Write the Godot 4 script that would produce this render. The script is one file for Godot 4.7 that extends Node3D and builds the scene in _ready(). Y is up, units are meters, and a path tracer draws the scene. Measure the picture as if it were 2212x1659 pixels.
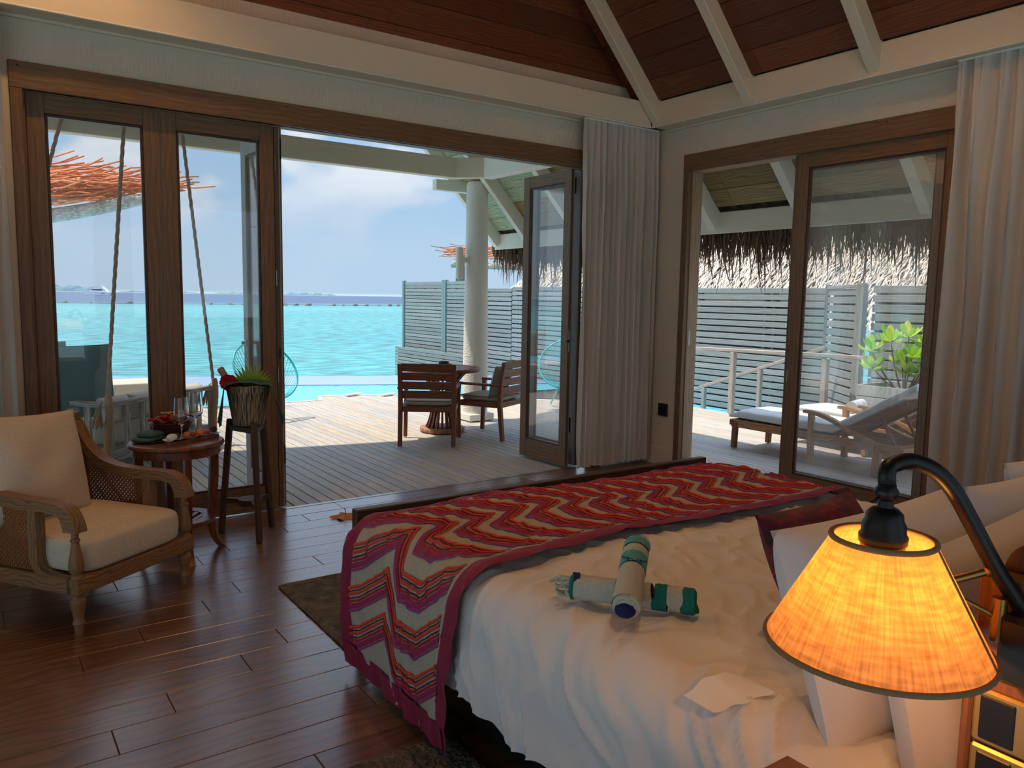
extends Node3D
# A water villa bedroom that opens onto a deck, a pool and a lagoon. Units are metres, y is up.
var M := {}
var T := {}
var rng := RandomNumberGenerator.new()

class MB:  # collects triangles of one part; corners are given counter-clockwise as seen from outside
	var v := PackedVector3Array()
	var n := PackedVector3Array()
	var uv := PackedVector2Array()
	var ix := PackedInt32Array()
	var g := Vector3.RIGHT      # direction of the grain
	var o := Vector2.ZERO       # offset of the texture
	var smooth_from := 0
	func uvof(p: Vector3, nn: Vector3) -> Vector2:
		var s := nn.cross(g)
		if s.length_squared() < 0.02:
			s = nn.cross(Vector3(0.31, 0.9, 0.27)); return Vector2(p.dot(nn.cross(s)) , p.dot(s)) + o
		return Vector2(p.dot(g), p.dot(s.normalized())) + o
	func add(p: Vector3, nn: Vector3, t: Vector2) -> int:
		v.append(p); n.append(nn); uv.append(t)
		return v.size() - 1
	func tri(a: Vector3, b: Vector3, c: Vector3) -> void:
		var nn := (b - a).cross(c - a)
		if nn.length_squared() < 1e-18: return
		nn = nn.normalized()
		var i := v.size()
		for p in [a, b, c]: add(p, nn, uvof(p, nn))
		ix.append_array([i, i + 2, i + 1])
	func quad(a: Vector3, b: Vector3, c: Vector3, d: Vector3) -> void:
		var nn := (c - a).cross(d - b).normalized()
		var i := v.size()
		for p in [a, b, c, d]: add(p, nn, uvof(p, nn))
		ix.append_array([i, i + 2, i + 1, i, i + 3, i + 2])
	func box(c: Vector3, s: Vector3, bev := 0.004, B := Basis.IDENTITY) -> MB:
		var h := s * 0.5
		var b := minf(bev, minf(h.x, minf(h.y, h.z)) * 0.8)
		var f := func(x: float, y: float, z: float) -> Vector3: return c + B * Vector3(x, y, z)
		if b <= 0.0:
			b = 0.0
		var i := h - Vector3(b, b, b)
		for sg in [-1.0, 1.0]:
			var q := [f.call(sg * h.x, -i.y, i.z * sg), f.call(sg * h.x, -i.y, -i.z * sg), f.call(sg * h.x, i.y, -i.z * sg), f.call(sg * h.x, i.y, i.z * sg)]
			quad(q[0], q[1], q[2], q[3])
			q = [f.call(-i.x, sg * h.y, i.z * sg), f.call(i.x, sg * h.y, i.z * sg), f.call(i.x, sg * h.y, -i.z * sg), f.call(-i.x, sg * h.y, -i.z * sg)]
			quad(q[0], q[1], q[2], q[3])
			q = [f.call(-i.x * sg, -i.y, sg * h.z), f.call(i.x * sg, -i.y, sg * h.z), f.call(i.x * sg, i.y, sg * h.z), f.call(-i.x * sg, i.y, sg * h.z)]
			quad(q[0], q[1], q[2], q[3])
		if b > 0.0:
			for p in [-1.0, 1.0]:
				for q in [-1.0, 1.0]:
					var fl: bool = p * q > 0.0
					var e := [f.call(-i.x, p * h.y, q * i.z), f.call(i.x, p * h.y, q * i.z), f.call(i.x, p * i.y, q * h.z), f.call(-i.x, p * i.y, q * h.z)]
					_q(e, not fl)
					e = [f.call(p * h.x, -i.y, q * i.z), f.call(p * h.x, i.y, q * i.z), f.call(p * i.x, i.y, q * h.z), f.call(p * i.x, -i.y, q * h.z)]
					_q(e, not fl)
					e = [f.call(p * h.x, q * i.y, -i.z), f.call(p * h.x, q * i.y, i.z), f.call(p * i.x, q * h.y, i.z), f.call(p * i.x, q * h.y, -i.z)]
					_q(e, fl)
					for r in [-1.0, 1.0]:
						var a3: Vector3 = f.call(p * h.x, q * i.y, r * i.z)
						var b3: Vector3 = f.call(p * i.x, q * h.y, r * i.z)
						var c3: Vector3 = f.call(p * i.x, q * i.y, r * h.z)
						if p * q * r > 0.0: tri(a3, b3, c3)
						else: tri(a3, c3, b3)
		return self
	func _q(e: Array, rev: bool) -> void:
		if rev: quad(e[3], e[2], e[1], e[0])
		else: quad(e[0], e[1], e[2], e[3])
	func bar(a: Vector3, b: Vector3, w: float, h: float, bev := 0.003, up := Vector3.UP) -> MB:  # a bar from a to b, w across, h along up
		var x := (b - a).normalized()
		var z := x.cross(up).normalized()
		var y := z.cross(x)
		g = x
		return box((a + b) * 0.5, Vector3(a.distance_to(b), h, w), bev, Basis(x, y, z))
	func lathe(prof: Array, segs := 24, xf := Transform3D.IDENTITY, tw := 1.0) -> MB:  # prof: Vector2(radius, height), upwards on the outside
		var m := prof.size()
		var ns := []
		for k in m - 1:
			var d: Vector2 = prof[k + 1] - prof[k]
			ns.append(Vector2(d.y, -d.x).normalized() if d.length() > 1e-7 else Vector2(1, 0))
		for k in m - 1:
			var a: Vector2 = prof[k]
			var b: Vector2 = prof[k + 1]
			var na: Vector2 = ns[k]
			var nb: Vector2 = ns[k]
			if k > 0 and ns[k - 1].dot(ns[k]) > 0.6: na = (ns[k - 1] + ns[k]).normalized()
			if k < m - 2 and ns[k + 1].dot(ns[k]) > 0.6: nb = (ns[k + 1] + ns[k]).normalized()
			var i := v.size()
			for s in segs + 1:
				var t := TAU * s / segs
				var c := Vector3(cos(t), 0, sin(t))
				add(xf * (c * a.x + Vector3(0, a.y, 0)), (xf.basis * (c * na.x + Vector3(0, na.y, 0))).normalized(), Vector2(a.y, t * tw * 0.1) + o)
				add(xf * (c * b.x + Vector3(0, b.y, 0)), (xf.basis * (c * nb.x + Vector3(0, nb.y, 0))).normalized(), Vector2(b.y, t * tw * 0.1) + o)
			for s in segs:
				var q := i + s * 2
				ix.append_array([q, q + 2, q + 1, q + 2, q + 3, q + 1])
		return self
	func tube(pts: Array, rad, segs := 10, caps := true) -> MB:
		var m := pts.size()
		var t0: Vector3 = (pts[1] - pts[0]).normalized()
		var u := t0.cross(Vector3.UP if absf(t0.y) < 0.9 else Vector3.RIGHT).normalized()
		var i := v.size()
		var run := 0.0
		for k in m:
			var t: Vector3 = (pts[mini(k + 1, m - 1)] - pts[maxi(k - 1, 0)]).normalized()
			u = (u - t * u.dot(t)).normalized()
			var w := t.cross(u)
			var r: float = rad[k] if rad is Array else rad
			if k > 0: run += pts[k].distance_to(pts[k - 1])
			for s in segs + 1:
				var a := TAU * s / segs
				var d := u * cos(a) + w * sin(a)
				add(pts[k] + d * r, d, Vector2(run, a * maxf(r, 0.01)) + o)
		for k in m - 1:
			for s in segs:
				var q := i + k * (segs + 1) + s
				ix.append_array([q, q + segs + 1, q + 1, q + 1, q + segs + 1, q + segs + 2])
		if caps:
			for e in [0, m - 1]:
				var t2: Vector3 = (pts[1] - pts[0]).normalized() * -1.0 if e == 0 else (pts[m - 1] - pts[m - 2]).normalized()
				var ci := add(pts[e], t2, o)
				var base := v.size()
				for s in segs + 1: add(v[i + e * (segs + 1) + s], t2, o)
				for s in segs:
					if e == 0: ix.append_array([ci, base + s, base + s + 1])
					else: ix.append_array([ci, base + s + 1, base + s])
		return self
	func surf(nu: int, nv: int, f: Callable, us := 1.0, vs := 1.0, flip := false, uwrap := false) -> MB:  # smooth sheet p = f(u, v)
		var i := v.size()
		var P := PackedVector3Array()
		for b in nv + 1:
			for a in nu + 1: P.append(f.call(float(a) / nu, float(b) / nv))
		for b in nv + 1:
			for a in nu + 1:
				var l := P[b * (nu + 1) + (a - 1 if a > 0 else (nu - 1 if uwrap else 0))]
				var r := P[b * (nu + 1) + (a + 1 if a < nu else (1 if uwrap else nu))]
				var d := P[maxi(b - 1, 0) * (nu + 1) + a]
				var u := P[mini(b + 1, nv) * (nu + 1) + a]
				var nn := (r - l).cross(u - d)
				nn = nn.normalized() if nn.length_squared() > 1e-16 else Vector3.UP
				add(P[b * (nu + 1) + a], -nn if flip else nn, Vector2(us * a / nu, vs * b / nv) + o)
		for b in nv:
			for a in nu:
				var q := i + b * (nu + 1) + a
				if flip: ix.append_array([q, q + 1, q + nu + 2, q, q + nu + 2, q + nu + 1])
				else: ix.append_array([q, q + nu + 2, q + 1, q, q + nu + 1, q + nu + 2])
		return self
	func extrude(poly: PackedVector2Array, d: float, xf := Transform3D.IDENTITY, soft := 0.8) -> MB:  # outline in x, y; depth along z from 0 to d
		if not Geometry2D.is_polygon_clockwise(poly): pass
		else: poly.reverse()
		var t := Geometry2D.triangulate_polygon(poly)
		for k in range(0, t.size(), 3):
			var p := [poly[t[k]], poly[t[k + 1]], poly[t[k + 2]]]
			if (p[1] - p[0]).cross(p[2] - p[0]) < 0.0: p = [p[0], p[2], p[1]]
			tri(xf * Vector3(p[0].x, p[0].y, d), xf * Vector3(p[1].x, p[1].y, d), xf * Vector3(p[2].x, p[2].y, d))
			tri(xf * Vector3(p[0].x, p[0].y, 0), xf * Vector3(p[2].x, p[2].y, 0), xf * Vector3(p[1].x, p[1].y, 0))
		var m := poly.size()
		var ns := []
		for k in m:
			var e := poly[(k + 1) % m] - poly[k]
			ns.append(Vector2(e.y, -e.x).normalized())
		var run := 0.0
		for k in m:
			var a := poly[k]
			var b := poly[(k + 1) % m]
			var na: Vector2 = ns[k]
			var nb: Vector2 = ns[k]
			if ns[(k + m - 1) % m].dot(ns[k]) > soft: na = (ns[(k + m - 1) % m] + ns[k]).normalized()
			if ns[(k + 1) % m].dot(ns[k]) > soft: nb = (ns[(k + 1) % m] + ns[k]).normalized()
			var i := v.size()
			var l := a.distance_to(b)
			for q in [[a, na, 0.0, run], [b, nb, 0.0, run + l], [b, nb, d, run + l], [a, na, d, run]]:
				add(xf * Vector3(q[0].x, q[0].y, q[2]), (xf.basis * Vector3(q[1].x, q[1].y, 0)).normalized(), Vector2(q[3], q[2]) + o)
			ix.append_array([i, i + 2, i + 1, i, i + 3, i + 2])
			run += l
		return self
	func ball(c: Vector3, r: Vector3, nu := 14, nv := 9, B := Basis.IDENTITY) -> MB:
		return surf(nu, nv, func(a, b): return c + B * (Vector3(sin(b * PI) * cos(-a * TAU), -cos(b * PI), sin(b * PI) * sin(-a * TAU)) * r), 1, 1, false, true)
	func pad(w: float, h: float, t: float, xf := Transform3D.IDENTITY, pw := 2.6, pinch := 0.06, wob := 0.0, seed := 0.0) -> MB:  # a stuffed cushion in the x, y plane, t thick
		var N := 26
		for sg in [-1.0, 1.0]:
			surf(N, N, func(a, b):
				var x: float = a * 2 - 1
				var y: float = b * 2 - 1
				var ed := (1.0 - pow(absf(x), pw)) * (1.0 - pow(absf(y), pw))
				var k := pow(maxf(ed, 0.0), 0.5)
				var sx := x * (1.0 - pinch * (1.0 - y * y)) * 0.5 * w
				var sy := y * (1.0 - pinch * (1.0 - x * x)) * 0.5 * h
				var z: float = sg * 0.5 * t * k + wob * k * sin(x * 5.1 + seed) * cos(y * 4.3 + seed * 2.0)
				return xf * Vector3(sx, sy, z), w, h, sg < 0.0)
		return self
	func piping(w: float, h: float, r: float, xf := Transform3D.IDENTITY, pinch := 0.06) -> MB:
		var p := []
		for e in 4:
			for k in 10:
				var q: float = k / 10.0 * 2 - 1
				var xy: Vector2 = [Vector2(q, -1), Vector2(1, q), Vector2(-q, 1), Vector2(-1, -q)][e]
				p.append(xf * Vector3(xy.x * (1 - pinch * (1 - xy.y * xy.y)) * 0.5 * w, xy.y * (1 - pinch * (1 - xy.x * xy.x)) * 0.5 * h, 0))
		p.append(p[0])
		return tube(p, r, 6, false)
	func slab(w: float, h: float, d: float, r := 0.03, xf := Transform3D.IDENTITY, dome := 0.02) -> MB:  # a box cushion, w by d, h high, from y 0
		var prof := func(a: float) -> Vector2:  # rounded outline
			var t := a * TAU
			var c := cos(t)
			var s := sin(t)
			return Vector2(signf(c) * pow(absf(c), 0.28), signf(s) * pow(absf(s), 0.28))
		surf(64, 22, func(a, b):
			var q: Vector2 = prof.call(-a)
			var k := 1.0
			var y := 0.0
			if b < 0.2: k = b / 0.2 * (1.0 - 2.0 * r / w); y = -dome * 0.2 * (1 - pow(b / 0.2, 2))
			elif b < 0.4:
				var t: float = (b - 0.2) / 0.2 * PI / 2
				k = 1.0 - 2.0 * r / w * (1.0 - sin(t)); y = r * (1 - cos(t))
			elif b < 0.6: y = lerpf(r, h - r, (b - 0.4) / 0.2); k = 1.0 + 0.012 * sin((b - 0.4) / 0.2 * PI)
			elif b < 0.8:
				var t2: float = (b - 0.6) / 0.2 * PI / 2
				k = 1.0 - 2.0 * r / w * (1.0 - cos(t2)); y = h - r + r * sin(t2)
			else:
				k = (1.0 - b) / 0.2 * (1.0 - 2.0 * r / w); y = h + dome * (1 - pow((1.0 - b) / 0.2, 2))
			return xf * Vector3(q.x * k * w / 2, y, q.y * k * d / 2), 2 * (w + d), h * 2, false, true)
		return self
	func mesh() -> ArrayMesh:
		var a := []
		a.resize(Mesh.ARRAY_MAX)
		a[Mesh.ARRAY_VERTEX] = v; a[Mesh.ARRAY_NORMAL] = n; a[Mesh.ARRAY_TEX_UV] = uv; a[Mesh.ARRAY_INDEX] = ix
		var m := ArrayMesh.new()
		m.add_surface_from_arrays(Mesh.PRIMITIVE_TRIANGLES, a)
		return m

func mb(grain := Vector3.RIGHT, off := Vector2(-9, -9)) -> MB:
	var b := MB.new()
	b.g = grain
	b.o = Vector2(rng.randf() * 2.0, rng.randf() * 0.8) if off.x == -9 else off
	return b
func numbered(called: String) -> String:
	if not has_node(called): return called
	var k := 1
	while has_node("%s_%03d" % [called, k]): k += 1
	return "%s_%03d" % [called, k]
func part(called: String, what, m: Material, parent: Node3D) -> MeshInstance3D:  # one named mesh under a thing or a part
	var o := MeshInstance3D.new()
	o.name = called
	o.mesh = what.mesh() if what is MB else what
	o.material_override = null
	o.mesh.surface_set_material(0, m) if what is MB else o.set_surface_override_material(0, m)
	parent.add_child(o, true)
	return o
func tag(o: Node3D, label: String, category: String, group := "", kind := "") -> Node3D:
	if label: o.set_meta("label", label)
	if category: o.set_meta("category", category)
	if group: o.set_meta("group", group)
	if kind: o.set_meta("kind", kind)
	return o
func thing(called: String, label: String, category: String, at := Vector3.ZERO, turn := 0.0, group := "", kind := "") -> Node3D:
	var o := Node3D.new()
	o.name = numbered(called); add_child(o)
	o.position = at; o.rotation.y = turn
	return tag(o, label, category, group, kind)
func solo(called: String, what, m: Material, label: String, category: String, group := "", kind := "") -> MeshInstance3D:  # a thing that is one mesh
	var o := part(numbered(called), what, m, self)
	tag(o, label, category, group, kind)
	return o
func dup(src: Node3D, at: Vector3, turn := 0.0, label := "") -> Node3D:
	var c: Node3D = src.duplicate()
	c.name = numbered(src.name.trim_suffix("_001")); add_child(c)
	c.position = at; c.rotation.y = turn
	if label: c.set_meta("label", label)
	return c
func xf(at: Vector3, e := Vector3.ZERO) -> Transform3D: return Transform3D(Basis.from_euler(e), at)
func mat(c: Color, rough := 0.6, tex: Texture2D = null, us := Vector2.ONE, bump: Texture2D = null, depth := 0.1) -> StandardMaterial3D:
	var m := StandardMaterial3D.new()
	m.albedo_color = c; m.roughness = rough
	m.uv1_scale = Vector3(us.x, us.y, 1)
	if tex: m.albedo_texture = tex
	if bump:
		m.heightmap_enabled = true; m.heightmap_texture = bump; m.heightmap_scale = depth
	return m
func c8(r: float, g: float, b: float) -> Color: return Color(r / 255.0, g / 255.0, b / 255.0)

# ---------------------------------------------------------------- textures
func noise(freq: float, oct := 3, sd := 1) -> FastNoiseLite:
	var f := FastNoiseLite.new()
	f.noise_type = FastNoiseLite.TYPE_SIMPLEX_SMOOTH; f.frequency = freq; f.fractal_octaves = oct; f.seed = sd
	return f
func grain_tex(rings: float, warp: float, streak: float, lo: float, sd: int) -> ImageTexture:  # u runs with the grain and wraps
	var im := Image.create(512, 512, false, Image.FORMAT_RGB8)
	var a := noise(1.0, 2, sd)
	var b := noise(1.0, 3, sd + 7)
	for y in 512:
		var w := 1.0 - absf(y / 256.0 - 1.0)
		for x in 512:
			var t := TAU * x / 512.0
			var cx := cos(t)
			var sx := sin(t)
			var k := w * rings + warp * a.get_noise_3d(cx * 0.55, sx * 0.55, w * 2.2)
			var ring := k - floorf(k)
			ring = ring * ring * (1.0 - smoothstep(0.86, 1.0, ring))
			var f := b.get_noise_3d(cx * 1.4, sx * 1.4, w * 95.0) * 0.5 + 0.5
			var val := clampf(1.0 - (1.0 - lo) * (ring * (1.0 - streak) * 1.1 + f * streak), 0, 1)
			im.set_pixel(x, y, Color(val, val * (0.97 + 0.03 * val), val * (0.93 + 0.07 * val)))
	return ImageTexture.create_from_image(im)
func noise_tex(freq: float, oct: int, w: int, h: int, tw: int, th: int, lo := 0.0, hi := 1.0, sd := 3) -> ImageTexture:  # noise at w by h, stretched to tw by th
	var im := noise(freq, oct, sd).get_seamless_image(w, h)
	im.convert(Image.FORMAT_RGB8)
	if w != tw or h != th: im.resize(tw, th, Image.INTERPOLATE_CUBIC)
	if lo != 0.0 or hi != 1.0:
		var b := Image.create(tw, th, false, Image.FORMAT_RGB8)
		for y in th:
			for x in tw:
				var q := lerpf(lo, hi, im.get_pixel(x, y).r)
				b.set_pixel(x, y, Color(q, q, q))
		im = b
	return ImageTexture.create_from_image(im)
func weave_tex(lo: float, sd: int) -> ImageTexture:  # slubby threads both ways
	var a := noise(0.11, 2, sd).get_seamless_image(24, 256)
	var b := noise(0.11, 2, sd + 4).get_seamless_image(256, 24)
	a.resize(256, 256, Image.INTERPOLATE_CUBIC); b.resize(256, 256, Image.INTERPOLATE_CUBIC)
	var im := Image.create(256, 256, false, Image.FORMAT_RGB8)
	for y in 256:
		for x in 256:
			var q := lerpf(lo, 1.0, clampf((a.get_pixel(x, y).r + b.get_pixel(x, y).r) * 0.5 + 0.12 * sin(x * PI) * sin(y * PI), 0, 1))
			im.set_pixel(x, y, Color(q, q, q))
	return ImageTexture.create_from_image(im)

func _ready() -> void:
	rng.seed = 11
	# camera
	var cam := Camera3D.new()
	cam.name = "camera"
	cam.transform = Transform3D(Basis(Vector3(0.81904, 0.01686, 0.57351), Vector3(0.04908, 0.99385, -0.09930), -Vector3(0.57166, -0.10948, -0.81317)), Vector3(0, 1.55, 0)).orthonormalized()
	cam.fov = 52.367; cam.near = 0.05; cam.far = 6000.0
	add_child(cam)
	# sky
	var we := WorldEnvironment.new()
	we.name = "environment"
	var e := Environment.new()
	e.background_mode = Environment.BG_SKY
	var sky := Sky.new()
	var pm := PanoramaSkyMaterial.new()
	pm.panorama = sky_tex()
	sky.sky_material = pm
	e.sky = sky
	e.tonemap_mode = Environment.TONE_MAPPER_LINEAR
	e.tonemap_exposure = 2.1
	e.sdfgi_enabled = true; e.ssao_enabled = true; e.ssil_enabled = true
	we.environment = e
	add_child(we)
	# sun, high over the lagoon on the left
	var sun := DirectionalLight3D.new()
	sun.name = "sun"
	sun.look_at_from_position(Vector3(-0.31, 1, -0.25) * 10, Vector3.ZERO)
	sun.light_color = Color(1.0, 0.95, 0.87); sun.light_energy = 0.8; sun.light_angular_distance = 0.6; sun.shadow_enabled = true
	sun.sky_mode = DirectionalLight3D.SKY_MODE_LIGHT_ONLY
	add_child(sun)
	make_materials()
	shell()
	doors()
	roof()
	deck()
	pool_and_sea()
	fences()
	distance()
	indoor()
	bed()
	bed_head()
	outdoor_things()

func sky_tex() -> ImageTexture:  # air and clouds only
	var W := 2048
	var H := 1024
	var im := Image.create(W, H, false, Image.FORMAT_RGBF)
	var n1 := noise(1.0, 5, 21)
	var n2 := noise(1.0, 3, 5)
	# banks of cloud (bearing, height, half-width, half-height, weight) and gaps of blue between them
	var bank := [[67.0, 12.6, 7.0, 3.6, 0.55], [61.0, 12.0, 4.5, 3.4, 0.5], [55.0, 13.5, 5.0, 5.0, 0.55], [48.0, 12.0, 7.0, 5.0, 0.45], [84.5, 15.5, 4.0, 5.0, 0.75], [77.0, 11.5, 3.0, 2.6, 0.55],
		[68.0, 17.6, 4.5, 2.0, -0.95], [62.0, 17.3, 3.6, 2.1, -0.9], [78.0, 17.5, 3.5, 3.5, -0.9], [60.0, 22.5, 9.0, 2.2, 0.5], [75.0, 3.5, 14.0, 3.0, -0.1]]
	for y in H:
		var el := 90.0 - (y + 0.5) / H * 180.0
		if el < -1.0:
			im.fill_rect(Rect2i(0, y, W, H - y), Color(0.42, 0.60, 0.66))
			break
		var stp := 1 if el < 40.0 else 4
		if stp == 4 and y % 4 != 0: continue
		var er := deg_to_rad(maxf(el, 0.0))
		var s := sin(er)
		var air := Color(0.45, 0.665, 0.89).lerp(Color(0.36, 0.60, 0.93), smoothstep(0.0, 0.35, s)).lerp(Color(0.26, 0.47, 0.86), smoothstep(0.35, 1.0, s))
		for x in range(0, W, stp):
			var th := ((x + 0.5) / W - 0.5) * TAU
			var bear := rad_to_deg(PI / 2 - th)
			var bias := 0.0
			if el < 32.0:
				for k in bank:
					var dx: float = (bear - k[0]) / k[2]
					var dy: float = (el - k[1]) / k[3]
					var q := dx * dx + dy * dy
					if q < 6.0: bias += k[4] * exp(-q)
			var p := Vector3(sin(th) * cos(er), s * 1.9, -cos(th) * cos(er)) * 5.2
			var d := n1.get_noise_3dv(p)
			var d2 := n1.get_noise_3dv(p + Vector3(0.05, 0.30, 0.02))
			var soft := n2.get_noise_3dv(p * 0.8 + Vector3(9, 3, 1))
			var cover := smoothstep(-0.16, 0.16, d * 0.9 + bias - 0.02 + soft * 0.25)
			var low := smoothstep(7.0, 1.0, el)
			cover = lerpf(cover, 0.42 + 0.25 * soft, low)
			var lit := clampf(0.58 + (d - d2) * 1.35 + soft * 0.32, 0.0, 1.0)
			lit = lerpf(lit, 0.22 + 0.2 * soft, smoothstep(11.0, 3.0, el))
			var cl := Color(0.50, 0.655, 0.86).lerp(Color(0.90, 0.95, 1.0), lit)
			var c := air.lerp(cl, clampf(cover, 0, 1) * 0.95)
			c = c.lerp(Color(0.53, 0.71, 0.89), low * 0.5)
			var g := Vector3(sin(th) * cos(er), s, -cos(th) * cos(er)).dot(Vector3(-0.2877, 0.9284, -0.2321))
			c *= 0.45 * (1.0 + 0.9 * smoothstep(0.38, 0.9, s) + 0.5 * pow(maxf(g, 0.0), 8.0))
			if stp == 1: im.set_pixel(x, y, c)
			else: im.fill_rect(Rect2i(x, y, 4, 4), c)
	return ImageTexture.create_from_image(im)

func make_materials() -> void:
	T.grain = grain_tex(9.0, 1.3, 0.5, 0.5, 3)
	T.fine = grain_tex(14.0, 0.7, 0.75, 0.55, 9)
	T.plaster = noise_tex(0.035, 3, 512, 128, 512, 512, 0.0, 1.0, 4)
	T.rough = noise_tex(0.05, 4, 256, 256, 256, 256, 0.0, 1.0, 8)
	T.blotch = noise_tex(0.012, 4, 256, 256, 256, 256, 0.62, 1.0, 12)
	T.weave = weave_tex(0.8, 2)
	T.linen = weave_tex(0.6, 6)
	T.streak = noise_tex(0.03, 4, 64, 512, 512, 512, 0.35, 1.0, 17)
	var g := Vector2(0.5, 1.0)
	M.floor = []
	for c in [c8(150, 100, 62), c8(140, 92, 56), c8(158, 108, 68), c8(146, 98, 62)]:
		var m := mat(c, 0.30, T.grain, g, T.fine, 0.06)
		m.metallic_specular = 0.7
		m.clearcoat_enabled = true; m.clearcoat = 1.0; m.clearcoat_roughness = 0.24
		M.floor.append(m)
	M.oak = mat(c8(150, 114, 80), 0.5, T.fine, g, T.fine, 0.03)
	M.oak_dark = mat(c8(96, 62, 40), 0.45, T.grain, g, T.fine, 0.03)
	M.pale = mat(c8(205, 172, 140), 0.55, T.fine, g, T.fine, 0.03)
	M.grey_paint = mat(c8(196, 194, 194), 0.55, T.fine, Vector2(0.5, 2.0))
	M.cream = mat(c8(222, 210, 186), 0.6)
	M.white_paint = mat(c8(232, 228, 212), 0.55)
	M.plaster = mat(c8(214, 203, 184), 0.85, null, Vector2(2.5, 2.5), T.plaster, 0.35)
	M.plaster_side = mat(c8(214, 203, 184), 0.85, null, Vector2(3, 3), T.rough, 0.3)
	M.ceiling = []
	for c in [c8(138, 78, 46), c8(122, 66, 38), c8(150, 88, 54)]: M.ceiling.append(mat(c, 0.5, T.grain, Vector2(0.5, 2.4), T.fine, 0.02))
	M.soffit = []
	for c in [c8(188, 158, 104), c8(176, 150, 104), c8(196, 170, 118)]: M.soffit.append(mat(c, 0.65, T.grain, Vector2(0.5, 2.2)))
	M.soffit_green = mat(c8(196, 214, 176), 0.65, T.grain, Vector2(0.5, 2.2))
	M.deck = []
	for c in [c8(226, 219, 212), c8(219, 213, 208), c8(230, 220, 208), c8(213, 208, 205), c8(232, 215, 192)]: M.deck.append(mat(c, 0.6, T.fine, Vector2(0.35, 1.0), T.fine, 0.04))
	M.glass = mat(Color(0.92, 0.97, 0.96, 0.06), 0.0)
	M.glass.transparency = BaseMaterial3D.TRANSPARENCY_ALPHA
	M.black = mat(c8(22, 20, 20), 0.4)
	M.oak_bed = mat(c8(98, 60, 38), 0.42, T.grain, Vector2(0.7, 1.6), T.fine, 0.02)
	M.teak_warm = mat(c8(150, 92, 46), 0.4, T.grain, Vector2(0.8, 1.4), T.fine, 0.02)
	M.sheet = mat(c8(226, 220, 216), 0.8)
	M.sheet_window_lit = mat(c8(240, 240, 240), 0.8); M.sheet_window_lit.backlight_enabled = true; M.sheet_window_lit.backlight = Color(0.4, 0.4, 0.4)  # sheet cloth lightened to carry window light on the pillow flange
	M.brass_plate = mat(c8(176, 148, 96), 0.35); M.brass_plate.metallic = 0.6
	T.streak_hi = noise_tex(0.03, 3, 64, 512, 512, 512, -0.35, 1.6, 19)
	M.crystal_solid = mat(Color(1, 1, 1, 0.0), 0.0); M.crystal_solid.refraction_enabled = true; M.crystal_solid.refraction_scale = 0.05
	M.black_metal = mat(c8(28, 26, 25), 0.38); M.black_metal.metallic = 0.4
	M.steel = mat(c8(170, 168, 164), 0.3); M.steel.metallic = 0.9
	M.chrome = mat(c8(210, 210, 208), 0.15); M.chrome.metallic = 1.0

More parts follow.
